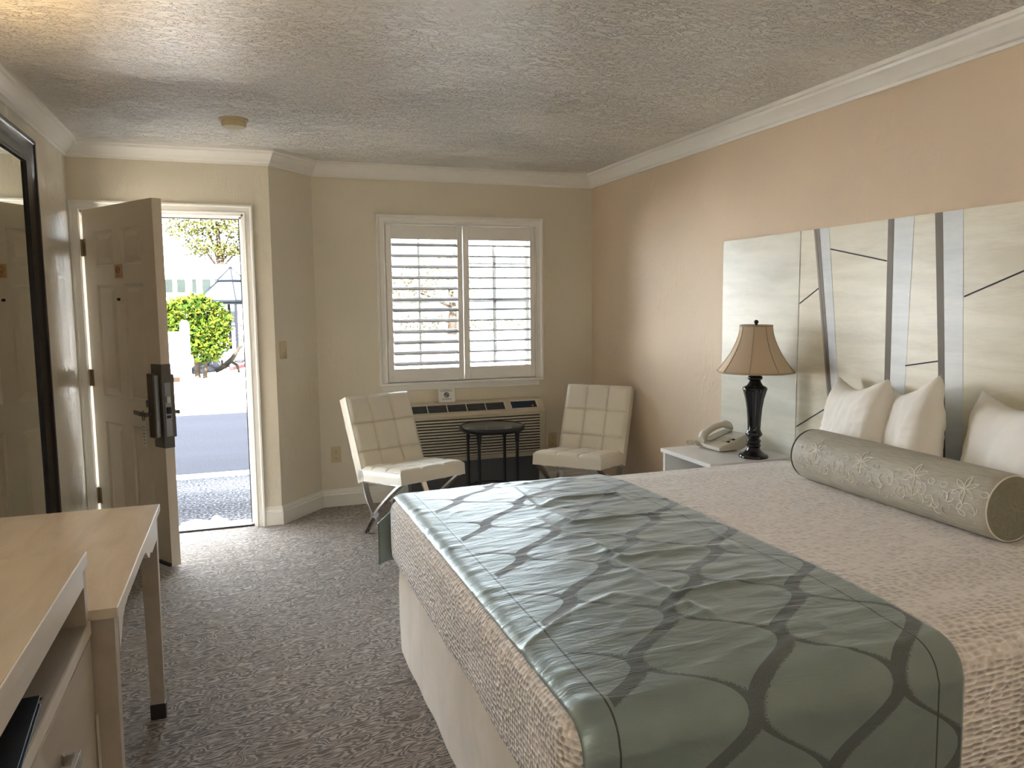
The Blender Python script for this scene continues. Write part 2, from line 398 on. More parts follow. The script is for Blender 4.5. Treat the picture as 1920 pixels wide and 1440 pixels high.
# ------------------------------------------------------------------ window with glass, casing and shutters
wf = MB(); y0, y1 = YW+.075, YW+.115
wf.box(WL, WL+.045, y0, y1, WB, WT).box(WR-.045, WR, y0, y1, WB, WT).box(WL, WR, y0, y1, WB, WB+.045).box(WL, WR, y0, y1, WT-.045, WT)
wf.box(1.585-.022, 1.585+.022, y0, y1, WB, WT)
win = wf.build('window_1', M['white_out'], **S)
mu = MB()
mu.box(1.262, 1.280, y0+.012, y1-.012, WB+.045, WT-.045).box(1.856, 1.874, y0+.012, y1-.012, WB+.045, WT-.045)
mu.box(WL+.045, 1.563, y0+.012, y1-.012, 1.466, 1.484).box(1.607, WR-.045, y0+.012, y1-.012, 1.466, 1.484)
mu.box(1.607, WR-.045, y0+.012, y1-.012, 1.752, 1.766)
mu.build('muntin', M['white_out'], win)
bx(WL+.04, 1.565, y0+.018, y0+.022, WB+.04, WT-.04).build('window_pane', M['glass'], win)
bx(1.605, WR-.04, y0+.018, y0+.022, WB+.04, WT-.04).build('window_pane', M['glass'], win)
fW = lambda p, h: (p.x, YW - h, p.y)
wc = [(0, 0), (0, .014), (.006, .020), (.014, .016), (.040, .018), (.048, .026), (.060, .028), (.062, 0)]
MB().sweep([(WL, WB), (WL, WT), (WR, WT), (WR, WB)], [(-o, h) for o, h in wc], fW).build('trim_11', M['trim'], **S)
MB().box(WL-.065, WR+.055, YW-.045, YW+.07, WB-.018, WB).box(WL-.045, WR+.03, YW-.020, YW, WB-.060, WB-.018).build('trim_12', M['trim'], bevel=.004, **S)
# reveal lining
MB().box(WL, WL+.006, YW, y0, WB, WT).box(WR-.006, WR, YW, y0, WB, WT).box(WL, WR, YW, y0, WT-.006, WT).build('trim_13', M['trim'], **S)
def shutter(xa, xb, lx0, lx1, tilt, label):
    t = thing('plantation_shutter', label, 'shutter', ((xa+xb)/2, YW-.002, WB+.006), 0)
    f = MB(); ya, yb = YW-.020, YW+.012; zb, zt = WB+.006, WT-.010; l0, l1 = .982, 1.925
    f.box(xa, lx0, ya, yb, zb, zt).box(lx1, xb, ya, yb, zb, zt).box(lx0, lx1, ya, yb, zb, l0).box(lx0, lx1, ya, yb, l1, zt)
    f.build('shutter_frame', M['trim'], t, bevel=.003)
    n = 12; pitch = (l1-l0-.075)/(n-1)
    for k in range(n):
        zc = l0 + .036 + pitch*k; prof = []
        for q in range(16):
            a = 2*pi*q/16; py = .031*cos(a); pz = .0062*sin(a)
            prof.append((YW-.004 + py*cos(tilt) - pz*sin(tilt), zc + py*sin(tilt) + pz*cos(tilt)))
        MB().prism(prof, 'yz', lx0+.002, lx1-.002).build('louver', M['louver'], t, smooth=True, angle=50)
    r = MB().box((lx0*.42+lx1*.58)-.006 if False else lx0+.42*(lx1-lx0)-.005, lx0+.42*(lx1-lx0)+.005, YW+.028, YW+.036, l0+.02, l1-.02)
    r.build('tilt_rod', M['trim'], t)
shutter(WL+.004, 1.578, 1.049, 1.539, radians(25), 'left white plantation shutter panel with more steeply tilted louvers')
shutter(1.584, WR-.004, 1.628, 2.114, radians(12), 'right white plantation shutter panel with almost level louvers')

# ------------------------------------------------------------------ the open entry door
hinge = Vector((-.872, 5.276, 0)); ang = math.atan2(-.838, .546); DW, DTH, DH = .832, .052, 2.018
droot = MB()
def door_mesh():
    cols = [(.150, .372), (.470, .692)]; rows = [(.20, .775), (.93, 1.585), (1.69, 1.895)]
    xs = sorted({.012, DW} | {c for r in cols for c in r}); zs = sorted({0.012, .012+DH} | {r for q in rows for r in q})
    m = MB()
    for side in (0, 1):
        yy = 0 if side == 0 else DTH; sg = 1 if side == 0 else -1
        for i in range(len(xs)-1):
            for j in range(len(zs)-1):
                c = (xs[i], xs[i+1]); r = (zs[j], zs[j+1])
                if c in cols and r in rows:
                    ins = [(0, 0), (.010, .010), (.022, .010), (.050, .002)]
                    rings = [[(c[0]+a, yy+sg*d, r[0]+a), (c[1]-a, yy+sg*d, r[0]+a), (c[1]-a, yy+sg*d, r[1]-a), (c[0]+a, yy+sg*d, r[1]-a)] for a, d in ins]
                    m.loft(rings, cap0=False)
                else:
                    m.add([(c[0], yy, r[0]), (c[1], yy, r[0]), (c[1], yy, r[1]), (c[0], yy, r[1])], [(0, 1, 2, 3)])
    x0, x1, z0, z1 = .012, DW, .012, .012+DH
    for a, b in (((x0, z0), (x1, z0)), ((x1, z0), (x1, z1)), ((x1, z1), (x0, z1)), ((x0, z1), (x0, z0))):
        m.add([(a[0], 0, a[1]), (b[0], 0, b[1]), (b[0], DTH, b[1]), (a[0], DTH, a[1])], [(0, 1, 2, 3)])
    bm_v = m
    return bm_v
DM = Matrix.Translation(hinge) @ Matrix.Rotation(ang, 4, 'Z')   # door local: x along the width, y=0 room face, +y outward
door = bpy.data.objects.new('door_1', bpy.data.meshes.new('door_1'))
dm = door_mesh(); door.data.from_pydata([tuple(p) for p in dm.v], [], dm.f)
_bm = bmesh.new(); _bm.from_mesh(door.data); bmesh.ops.remove_doubles(_bm, verts=_bm.verts, dist=1e-5); bmesh.ops.recalc_face_normals(_bm, faces=_bm.faces); _bm.to_mesh(door.data); _bm.free()
door.data.materials.append(M['door']); COL.objects.link(door); door.location = hinge; door.rotation_euler = (0, 0, ang); door['kind'] = 'structure'
WM['door_1'] = DM
def dpart(mb, name, m, parent=door, **k): return mb.xf(DM).build(name, m, parent, **k)
for zc in (.30, 1.03, 1.81):
    h = MB(); h.lathe([(.007, zc-.05), (.007, zc+.05)], 0.0, -.004, 10).box(.002, .04, -.001, .002, zc-.05, zc+.05)
    h.box(-.009, .0, -.001, .03, zc-.05, zc+.05)
    dpart(h, 'hinge', M['brass'])
dpart(MB().box(.05, DW-.005, -.014, .0, .014, .030), 'door_sweep', M['rubber'])
dpart(MB().lathe([(.008, 0), (.008, .012)], 0, 0, 14).xf(Matrix.Translation((.426, -.004, 1.498)) @ Matrix.Rotation(radians(90), 4, 'X')), 'peephole', M['dark'])
# lock set
wr_ = MB().box(DW-.105, DW+.003, -.003, DTH+.003, .680, 1.142); dpart(wr_, 'lock_wrap_plate', M['steel'], bevel=.002)
lk = MB().prism([(DW-.115, -.003), (DW-.030, -.003), (DW-.038, -.030), (DW-.095, -.034), (DW-.112, -.022)], 'xy', .735, 1.090)
lko = dpart(lk, 'lock_housing', M['steel'], bevel=.003)
dpart(MB().box(DW-.040, DW-.022, -.030, -.003, .742, 1.083), 'lock_trim', M['steel_light'], bevel=.003)
dpart(MB().box(DW-.100, DW-.085, -.045, -.030, .905, .945), 'deadbolt_turn', M['steel'], bevel=.003)
hd = MB().tube([(DW-.075, -.030, .868), (DW-.075, -.062, .868)], .011, 10)
hd.loft([[(DW-.070+dx*.0, -.062+a, .868+b) for a, b in ((-.007, -.011), (.007, -.011), (.007, .011), (-.007, .011))],
         [(DW-.14, -.066+a, .868+b) for a, b in ((-.007, -.012), (.007, -.012), (.007, .012), (-.007, .012))] ,
         [(DW-.205, -.060+a, .868+b) for a, b in ((-.004, -.010), (.004, -.010), (.004, .010), (-.004, .010))]]) if False else None
def bar(pts, hy, hz):
    return [[(p[0], p[1]+a*hy, p[2]+b*hz) for a, b in ((-1, -1), (1, -1), (1, 1), (-1, 1))] for p in pts]
hd.loft(bar([(DW-.062, -.063, .868), (DW-.12, -.067, .870), (DW-.205, -.058, .872)], .006, .012))
dpart(hd, 'door_handle', M['steel'], bevel=.002)
fp = dpart(MB().box(DW+.003, DW+.006, .010, DTH-.008, .745, 1.040), 'strike_faceplate', M['steel_light'])
dpart(MB().box(DW+.006, DW+.014, .016, DTH-.016, .930, .965), 'deadbolt', M['paper'])
dpart(MB().box(DW+.006, DW+.016, .016, DTH-.014, .870, .905).box(DW+.006, DW+.009, .016, DTH-.014, .845, .860), 'latch', M['dark'])
ok = MB().box(DW-.100, DW-.010, DTH+.003, DTH+.024, .735, 1.085); dpart(ok, 'outside_lock_housing', M['steel'], bevel=.003)
oh = MB().tube([(DW-.055, DTH+.02, .868), (DW-.055, DTH+.062, .868)], .010, 10); oh.loft(bar([(DW-.045, DTH+.062, .868), (DW-.16, DTH+.062, .868)], .006, .011))
dpart(oh, 'outside_handle', M['steel'])
# sign on the door
def dworld(p): return DM @ Vector(p)
sg = thing('door_notice', 'small brass notice plate on the open door above the peephole', 'sign', dworld((.428, -.003, 1.620)), ang)
WM[sg.name] = Matrix.Translation(dworld((.428, -.003, 1.620))) @ Matrix.Rotation(ang, 4, 'Z')
MB().box(.388, .470, -.005, -.001, 1.618, 1.694).xf(DM).build('plate', M['gold'], sg)
r_ = [(.429+.020*cos(2*pi*k/24), -.0062, 1.662+.020*sin(2*pi*k/24)) for k in range(24)]
MB().tube(r_, .0022, 6, True).tube([(.415, -.0062, 1.648), (.443, -.0062, 1.676)], .002, 6).xf(DM).build('no_smoking_symbol', M['redbrown'], sg)
MB().box(.402, .456, -.006, -.005, 1.632, 1.635).xf(DM).build('text_line', M['redbrown'], sg); MB().box(.406, .452, -.006, -.005, 1.625, 1.628).xf(DM).build('text_line', M['redbrown'], sg)
# hanger tag
tg = MB().add([(DW-.135, -.052, .835), (DW-.095, -.056, .835), (DW-.072, -.034, .690), (DW-.106, -.030, .687), (DW-.125, -.055, .835)], [(0, 1, 2, 3)])
hg = thing('door_hanger', 'white hanger card dangling from the door handle', 'tag', dworld((DW-.10, -.045, .69)), ang)
MB().prism([(DW-.128, .690), (DW-.088, .684), (DW-.092, .835), (DW-.120, .838)], 'xz', -.060, -.0585).xf(DM).build('card', M['paper'], hg)
MB().tube([(DW-.106+.013*cos(a*pi/8), -.0592, .858+.028*sin(a*pi/8)) for a in range(16)], .0022, 6, True).xf(DM).build('loop', M['ink'], hg)
bm_ = MB()
for k in range(6): bm_.box(DW-.116, DW-.098+.003*(k % 2), -.0606, -.0600, .705+.018*k, .711+.018*k)
bm_.xf(DM).build('printed_line', M['ink_grey'], hg)

# ------------------------------------------------------------------ wall fittings
def outlet(x, z, label):
    o = thing('wall_outlet', label, 'outlet', (x, YW, z))
    MB().box(x-.035, x+.035, YW-.006, YW, z, z+.115).build('cover_plate', M['almond'], o, bevel=.003)
    for k in (.030, .078):
        r = MB().prism([(x+.016*cos(a*pi/8), z+k+.014*sin(a*pi/8)) for a in range(16)], 'xz', YW-.008, YW-.006).build('receptacle', M['almond'], o)
        MB().box(x-.007, x-.005, YW-.0085, YW-.0078, z+k-.002, z+k+.007).box(x+.005, x+.007, YW-.0085, YW-.0078, z+k-.002, z+k+.007).box(x-.002, x+.002, YW-.0085, YW-.0078, z+k-.010, z+k-.006).build('slot', M['dark'], r)
outlet(.611, .322, 'almond wall outlet low on the wall left of the white tufted chair')
outlet(2.300, .318, 'almond wall outlet behind the right chair beside the air conditioner')
dA = (Vector((K2, YW, 0))-Vector((K1, YD, 0))).normalized(); nA = Vector((dA.y, -dA.x, 0))
MA = Matrix(((dA.x, nA.x, 0, K1), (dA.y, nA.y, 0, YD), (0, 0, 1, 0), (0, 0, 0, 1)))   # x along the wall, y out into the room
sw = thing('light_switch', 'almond light switch on the angled wall by the door', 'switch', MA @ Vector((.075, 0, 1.105)))
MB().box(.040, .110, 0, .006, 1.105, 1.220).xf(MA).build('cover_plate', M['almond'], sw, bevel=.003)
MB().box(.070, .080, .006, .016, 1.150, 1.172).xf(MA).build('toggle', M['ac_light'], sw, bevel=.002)
sd = thing('smoke_detector', 'round cream smoke detector on the ceiling near the door', 'smoke detector', (.012, 4.48, H-.045))
MB().lathe([(.075, H), (.075, H-.010), (.070, H-.012)], .012, 4.48, 40).build('mounting_ring', M['almond'], sd, smooth=True, angle=40)
MB().lathe([(.064, H-.010), (.064, H-.030), (.058, H-.042), (.030, H-.046), (.001, H-.046)], .012, 4.48, 40).build('detector_cover', M['almond'], sd, smooth=True, angle=40)

# ------------------------------------------------------------------ wall mirror
mr = thing('wall_mirror', 'tall mirror in a wide black frame on the left wall', 'mirror', (XL, 3.85, .30))
ya, yb, za, zb = 3.30, 4.385, .30, 2.258
fM = lambda p, h: (XL + h, p.x, p.y)
prof = [(0, 0), (0, .034), (.010, .042), (.022, .040), (.028, .034), (.070, .026), (.100, .018), (.106, .022), (.116, .020), (.122, .010), (.122, 0)]
MB().sweep([(ya, za), (ya, zb), (yb, zb), (yb, za)], prof, fM, closed=True).build('mirror_frame', M['black_wood'], mr, smooth=True, angle=35)
bx(XL+.004, XL+.008, ya+.115, yb-.115, za+.115, zb-.115).build('mirror_glass', M['mirror'], mr)

# ------------------------------------------------------------------ air conditioner
ac = thing('air_conditioner', 'almond through-wall air conditioner under the window behind the round table', 'air conditioner', (1.63, YW, .28))
ax0, ax1 = 1.10, 2.165
pr = [(YW, .295), (5.45, .295), (5.43, .33), (5.43, .628), (5.424, .640), (5.430, .655), (5.505, .722), (5.520, .726), (YW, .726)]
MB().prism(pr, 'yz', ax0, ax1).build('cabinet', M['ac'], ac, bevel=.008, bseg=3)
bx(ax0+.03, ax1-.03, 5.50, YW, 0.0, .295).build('sub_base', M['dark_slat'], ac)
gx = MB()
for k in range(13):
    z = .345 + .0212*k
    gx.prism([(5.431, z), (5.416, z-.003), (5.414, z+.007), (5.431, z+.009)], 'yz', ax0+.02, ax1-.05)
gl = gx.build('front_grille', M['ac_light'], ac)
bx(ax0+.02, ax1-.05, 5.4285, 5.431, .336, .616).build('grille_recess', M['dark'], ac)
# sloped top: vents and control panel
s0 = Vector((0, 5.430, .655)); s1 = Vector((0, 5.505, .722)); sd_ = (s1-s0); sn = Vector((0, -sd_.z, sd_.y)).normalized(); sl = sd_.length; su = sd_.normalized()
def SP(x, t, h): q = s0 + su*(t*sl) + sn*h; return (x, q.y, q.z)
def slab(mb, x0, x1, t0, t1, h0, h1):
    return mb.add([SP(x0,t0,h0),SP(x1,t0,h0),SP(x1,t1,h0),SP(x0,t1,h0),SP(x0,t0,h1),SP(x1,t0,h1),SP(x1,t1,h1),SP(x0,t1,h1)],
      [(0,3,2,1),(4,5,6,7),(0,1,5,4),(1,2,6,5),(2,3,7,6),(3,0,4,7)])
slab(MB(), 1.14, 1.845, .14, .86, .0004, .0010).build('vent_recess', M['dark'], ac)
vs_ = MB()
for k in range(5): slab(vs_, 1.14, 1.845, .20+.14*k, .245+.14*k, .001, .0035)
vs_.build('vent_slat', M['dark_slat'], ac)
vd = MB()
for x in (1.255, 1.4025, 1.55, 1.6975): slab(vd, x-.003, x+.003, .12, .88, .001, .005)
for b in ((1.13, 1.855, .10, .14), (1.13, 1.855, .86, .90)): slab(vd, *b, .001, .005)
for b in ((1.13, 1.14, .10, .90), (1.845, 1.855, .10, .90)): slab(vd, *b, .001, .005)
vd.build('vent_frame', M['ac_light'], ac)
cp = slab(MB(), 1.885, 2.115, .10, .92, .0004, .003).build('control_bezel', M['ac_light'], ac)
slab(MB(), 1.900, 2.100, .20, .84, .003, .004).build('control_display', M['panel_glass'], cp)
slab(MB(), 2.060, 2.074, .28, .40, .004, .006).build('button', M['orange'], cp)
MB().tube([(1.18, 5.49, .27), (1.18, 5.47, .20), (1.21, 5.46, .12), (1.30, 5.45, .02)], .006, 8).build('power_cord', M['black_metal'], ac)
# card on top of it
cd = thing('no_smoking_card', 'white no smoking card propped on top of the air conditioner', 'sign', (1.42, 5.55, .727))
CT = Matrix.Translation((1.424, 5.548, .728)) @ Matrix.Rotation(radians(-14), 4, 'X')
MB().box(-.062, .062, 0, .003, 0, .102).xf(CT).build('card', M['paper'], cd)
MB().tube([(.017*cos(2*pi*k/24), -.001, .055+.017*sin(2*pi*k/24)) for k in range(24)], .0028, 6, True).tube([(-.012, -.001, .067), (.012, -.001, .043)], .0028, 6).box(-.011, .011, -.0012, 0, .052, .058).xf(CT).build('no_smoking_symbol', M['ink'], cd)
for z, w in ((.094, .035), (.088, .048), (.082, .048), (.026, .036), (.021, .036)): MB().box(-w, w, -.001, 0, z-.0015, z+.0015).xf(CT).build('text_line', M['ink_grey'], cd)

# ------------------------------------------------------------------ round table
tx, ty = 1.640, 5.135
tb = thing('side_table', 'small round black marble-topped table between the two chairs', 'table', (tx, ty, 0))
MB().lathe([(.001, .600), (.212, .600), (.214, .598)], tx, ty, 64).build('tabletop', M['marble'], tb, smooth=True, angle=40)
MB().lathe([(.205, .570), (.218, .568), (.228, .575), (.231, .588), (.229, .600), (.221, .605), (.213, .602), (.213, .590), (.200, .585)], tx, ty, 64).build('rim', M['black_metal'], tb, smooth=True, angle=50)
for k in range(4):
    a = radians(29 + 90*k) + radians(16); x, y = tx+.195*cos(a), ty+.195*sin(a)
    MB().lathe([(.013, 0), (.014, .02), (.0105, .03), (.0105, .49), (.015, .50), (.015, .512), (.011, .518), (.016, .530), (.018, .572)], x, y, 16).build('leg', M['black_metal'], tb, smooth=True, angle=50)
MB().tube([(tx+.185*cos(2*pi*k/40), ty+.185*sin(2*pi*k/40), .16) for k in range(40)], .006, 8, True).build('lower_ring', M['black_metal'], tb, smooth=True)

# ------------------------------------------------------------------ tufted chairs
def make_chair(loc, rz, label, group):
    t = thing('accent_chair', label, 'chair', loc, rz, group); Wm = WM[t.name]
    w = .240
    def cushion(org, du, dn, L, th, name):
        """tufted slab: u across (x), v along du, thickness along dn (the tufted face)"""
        org, du, dn = Vector(org), Vector(du).normalized(), Vector(dn).normalized()
        m = MB(); NU, NV = 73, 73
        def puff(u, v):
            a = (u*3) % 1 if u < 1 else 1; b = (v*3) % 1 if v < 1 else 1
            ha = 1-abs(2*a-1)**5; hb = 1-abs(2*b-1)**5
            e = min(u, 1-u, v, 1-v)
            if u < 1/6 or u > 5/6: ha = max(ha, .55*(1-abs(0)) if min(u, 1-u) < 1/6 else ha)
            if v < 1/6 or v > 5/6: hb = max(hb, .55 if min(v, 1-v) < 1/6 else hb)
            h = .017*min(1, (ha*hb)**.5)
            for cu in (1/3, 2/3):
                for cv in (1/3, 2/3):
                    r = sqrt((u-cu)**2 + (v-cv)**2); h -= .006*math.exp(-(r/.03)**2)
            k = min(1, e/.05); return h*(.35+.65*k) - .010*(1-k)**2
        m.grid(NU, NV, lambda u, v: org + Vector(((u-.5)*2*w, 0, 0)) + du*(v*L) + dn*puff(u, v))
        # sides and back
        n0 = len(m.v); idx = [i for i in range(NU)] + [j*NU+NU-1 for j in range(1, NV)] + [(NV-1)*NU+i for i in range(NU-2, -1, -1)] + [j*NU for j in range(NV-2, 0, -1)]
        b1 = [m.v[i] - dn*(th*.5) for i in idx]; b2 = [m.v[i] - dn*th for i in idx]
        o = len(m.v); m.v += b1 + b2; n = len(idx)
        for i in range(n):
            j = (i+1) % n; m.f.append([idx[i], idx[j], o+j, o+i]); m.f.append([o+i, o+j, o+n+j, o+n+i])
        m.f.append([o+n+i for i in range(n)])
        c = m.xf(Wm).build(name, M['vinyl'], t, smooth=True, angle=55)
        e = .004
        cor = [org + Vector((sx*(w-.002), 0, 0)) + du*(L*vv) - dn*.006 for sx, vv in ((-1, .01), (1, .01), (1, .99), (-1, .99))]
        pts = []
        for i in range(4):
            a, b = cor[i], cor[(i+1) % 4]; pts += [a.lerp(b, q) for q in (.03, .5, .97)]
        MB().tube(pts, e, 6, True).xf(Wm).build('piping', M['vinyl'], c, smooth=True)
        for cu in (1/3, 2/3):
            for cv in (1/3, 2/3):
                p = org + Vector(((cu-.5)*2*w, 0, 0)) + du*(cv*L) + dn*.007
                MB().sphere(p, .009, 10).xf(Wm).build('button', M['vinyl'], c, smooth=True)
    zf, zb_, zt, rc, dsd = .474, .432, .869, .174, .428
    sd1 = Vector((0, dsd, zb_-zf)); sd2 = Vector((0, rc, zt-zb_)).normalized()
    cushion((0, -dsd, zf-.010), sd1, (0, zf-zb_, dsd), .50, .070, 'seat')
    bo_ = Vector((0, .012, zb_)) - sd2*.085
    cushion(bo_, sd2, (0, -sd2.z, sd2.y), (Vector((0, rc, zt-zb_))).length + .083, .076, 'backrest')
    # chrome frame: two crossing flat bars each side
    def flat(curve, x, name):
        P2 = [Vector(p) for p in curve]; Lf, Rt = [], []
        for i, p in enumerate(P2):
            d = (P2[min(i+1, len(P2)-1)] - P2[max(i-1, 0)]).normalized(); nn = Vector((-d.y, d.x))*.007
            Lf.append(p+nn); Rt.append(p-nn)
        MB().prism([tuple(q) for q in Lf] + [tuple(q) for q in reversed(Rt)], 'yz', x-.018, x+.018).xf(Wm).build(name, M['chrome'], t, smooth=True, angle=35)
    def bez(a, b, c, n=18): return [tuple(Vector(a)*(1-k/n)**2 + Vector(b)*2*(k/n)*(1-k/n) + Vector(c)*(k/n)**2) for k in range(n+1)]
    for sx in (-1, 1):
        x = sx*(w-.022)
        flat(bez((.015, .345), (-.03, .09), (-.43, .006)), x, 'frame_bar')
        flat(bez((.02, .006), (-.09, .17), (-.40, .384)), x, 'frame_bar')
        flat([(-.41, .386), (-.20, .366), (.03, .343)], x, 'seat_rail')
    for y, z in ((-.36, .378), (-.03, .346)):
        MB().box(-w+.02, w-.02, y-.012, y+.012, z-.006, z+.004).xf(Wm).build('stretcher', M['chrome'], t)
    return t
ch = make_chair((.908, 4.936, 0), radians(22.6), 'cream tufted armless chair on crossed chrome legs left of the round table', 'tufted chairs by the window')
dup(ch, (2.272, 4.869, 0), radians(-45.9), 'cream tufted armless chair in the corner right of the round table', 'tufted chairs by the window')

# ------------------------------------------------------------------ bed
BX0, BX1, BY0, BY1, BT = .545, 2.60, 1.245, 3.165, .665
def rrect(x0, x1, y0, y1, r, n=8):
    pts = []
    for cx, cy, a0 in ((x1-r, y1-r, 0), (x0+r, y1-r, 90), (x0+r, y0+r, 180), (x1-r, y0+r, 270)):
        for k in range(n+1):
            a = radians(a0 + 90*k/n); pts.append((cx+r*cos(a), cy+r*sin(a)))
    out = []
    for i in range(len(pts)):           # subdivide the straight runs
        a, b = Vector(pts[i]), Vector(pts[(i+1) % len(pts)]); L = (b-a).length
        m = max(1, int(L/.05)); out += [tuple(a.lerp(b, q/m)) for q in range(m)]
    return out
def crown_z(x, y):
    u = min(1, max(0, min(x-BX0, 3-x)/.55)); v = min(1, max(0, min(y-BY0, BY1-y)/.5))
    s = (u*(2-u))*(v*(2-v)); return .034*s
bed = thing('bed', 'king bed with a beige suede skirt against the right wall', 'bed', ((BX0+BX1)/2, (BY0+BY1)/2, 0))
bx(BX0+.05, BX1, BY0+.05, BY1-.05, .34, BT-.02).build('mattress', M['pillow'], bed, bevel=.04, bseg=4)
out = rrect(BX0+.030, BX1, BY0+.030, BY1-.030, .05)
rings = []
for z, o in ((.012, .0), (.15, .004), (.30, .002), (.40, -.006), (.445, -.02)):
    r = []
    for i, (x, y) in enumerate(out):
        w = .006*noise.noise(Vector((x*5, y*5, z*2)))*(1 if z < .35 else .3)
        cx, cy = (BX0+BX1)/2, (BY0+BY1)/2
        dx = -1 if x < BX0+.06 else 0; dy = -1 if y < BY0+.06 else (1 if y > BY1-.06 else 0)
        r.append((x + dx*(w+o), y + dy*(w+o), z))
    rings.append(r)
MB().loft(rings, cap0=False).build('bed_skirt', M['skirt'], bed, smooth=True, angle=60)
def tube_leg(x, y): return bx(x-.03, x+.03, y-.03, y+.03, 0, .3)
for x, y in ((BX0+.2, BY0+.2), (BX0+.2, BY1-.2), (BX1-.2, BY0+.2), (BX1-.2, BY1-.2)): tube_leg(x, y).build('leg', M['black_metal'], bed)
# coverlet
cr = .06; prof = [(.012, .402), (.002, .42), (0, .46), (0, BT-cr)] + [(cr-cr*cos(radians(a)), BT-cr+cr*sin(radians(a))) for a in (15, 30, 45, 60, 75, 90)]
prof += [(cr+d, BT) for d in (.03, .07, .12, .18, .25, .33, .42, .52, .63, .74, .82, .87)]
rings = []
for ins, z in prof:
    rr = []
    for x, y in rrect(0, 1, 0, 1, .1): pass
    base_o = rrect(BX0, BX1, BY0, BY1, .085)
    cx, cy = (BX0+BX1)/2, (BY0+BY1)/2; hx, hy = (BX1-BX0)/2, (BY1-BY0)/2
    for x, y in base_o:
        X = cx + (x-cx)*(hx-ins)/hx; Y = cy + (y-cy)*(hy-ins)/hy
        zz = z + (crown_z(X, Y) if ins >= cr else 0)
        if z < BT-cr-.001: 
            wv = .006*noise.noise(Vector((X*4, Y*4, z*5))); zz += ((.012*noise.noise(Vector((X*2.2, Y*2.2, 3))) - .13*max(0, min(1, (BY0+.3-Y)/.3))*max(0, min(1, (X-BX0-.05)/.4))) if z < .45 else 0)
            X += (-wv if x < BX0+.02 else 0); Y += (-wv if y < BY0+.02 else 0)
        rr.append((X, Y, zz))
    rings.append(rr)
_cv = MB().loft(rings, cap0=False, cap1=False); _n = len(rings[0]); _o = len(_cv.v)-_n; _c = sum((Vector(p) for p in rings[-1]), Vector())/_n
_cv.v.append(_c); _cv.f += [[_o+i, _o+(i+1) % _n, _o+_n] for i in range(_n)]
cov = _cv.build('coverlet', M['coverlet'], smooth=True)
tag(cov, 'pinkish beige pebble-quilted coverlet spread over the king bed', 'bedspread')
# runner
RX0, RX1, RT = BX0+.020, 1.500, .007
def U(px, py, z):   # photo pixel on a horizontal plane, used to lay out the fabric creases
    yaw, pit, rol = radians(19.2363), radians(-5.8714), radians(-.5988)
    F = Vector((sin(yaw)*cos(pit), cos(yaw)*cos(pit), sin(pit))); R = Vector((cos(yaw), -sin(yaw), 0)); Up = R.cross(F)
    R2 = R*cos(rol)+Up*sin(rol); U2 = Up*cos(rol)-R*sin(rol); d = F + R2*((px-960)/1450.66) - U2*((py-720)/1450.66)
    t = (z-1.4461)/d.z; return Vector((d.x*t, d.y*t))
CREASE = []
def crease(pts, A, w): CREASE.append(([U(x, y, .693) for x, y in pts], A*.62, w*.8))
crease([(958, 1212), (987, 1194), (1060, 1150)], .011, .013)
crease([(1033, 969), (1076, 987), (1112, 984), (1187, 974), (1247, 969)], .016, .016)
crease([(1020, 954), (1041, 943), (1133, 934), (1171, 932)], .014, .016)
crease([(1106, 1020), (1150, 1048), (1177, 1054), (1258, 1041), (1353, 1030)], .013, .018)
crease([(1217, 1099), (1266, 1123), (1312, 1113), (1382, 1100), (1480, 1090)], .016, .016)
crease([(1144, 1057), (1204, 1087)], .008, .014)
crease([(1252, 1150), (1290, 1138), (1340, 1160)], .012, .014)
crease([(985, 905), (1040, 898), (1100, 896)], .012, .015)
crease([(895, 900), (960, 905), (1000, 907)], .010, .014)
crease([(960, 915), (985, 940), (1010, 962)], .011, .016)
crease([(1004, 975), (1060, 1010), (1150, 1000)], .007, .02)
crease([(1140, 925), (1190, 950)], .009, .014)
crease([(1060, 1150), (1150, 1120), (1250, 1135)], .006, .02)
crease([(1270, 1010), (1330, 1000), (1390, 1040)], .008, .018)
crease([(800, 985), (850, 960), (880, 955)], .006, .014)
def segd(p, a, b):
    ab = b-a; t = max(0, min(1, (p-a).dot(ab)/max(1e-9, ab.length_squared))); return (p-(a+ab*t)), t
def wrinkle(x, y):
    p = Vector((x, y)); h = 0
    for pts, A, w in CREASE:
        best = 9; bt = 0; n = len(pts)-1; sgn = 1
        for i in range(n):
            d, t = segd(p, pts[i], pts[i+1]); L = d.length
            if L < best:
                best = L; bt = (i+t)/n; e = pts[i+1]-pts[i]; sgn = 1 if e.x*d.y-e.y*d.x > 0 else -1
        if best < .09:
            k = sin(pi*min(1, max(0, .06+.88*bt)))**.6
            wd = w*(.6 if sgn > 0 else 1.25); h += A*k*math.exp(-(best/wd)**1.3)
    n1 = noise.noise(Vector((x*5+y*3, y*14-x*3, 1.7))); n2 = noise.noise(Vector((x*14, y*30, 5.1)))
    mid = math.exp(-((x-1.15)/.35)**2)
    h += .0045*(1-abs(n1))**3*mid + .0012*n2
    hem = x - RX0
    if hem < .085:
        q = noise.noise(Vector((y*26, hem*6, 9.3))); h += .006*max(0, q)*sin(pi*min(1, hem/.085))
    hem = RX1 - x
    if hem < .08: h += .003*max(0, noise.noise(Vector((y*22, hem*5, 4.4))))
    return h
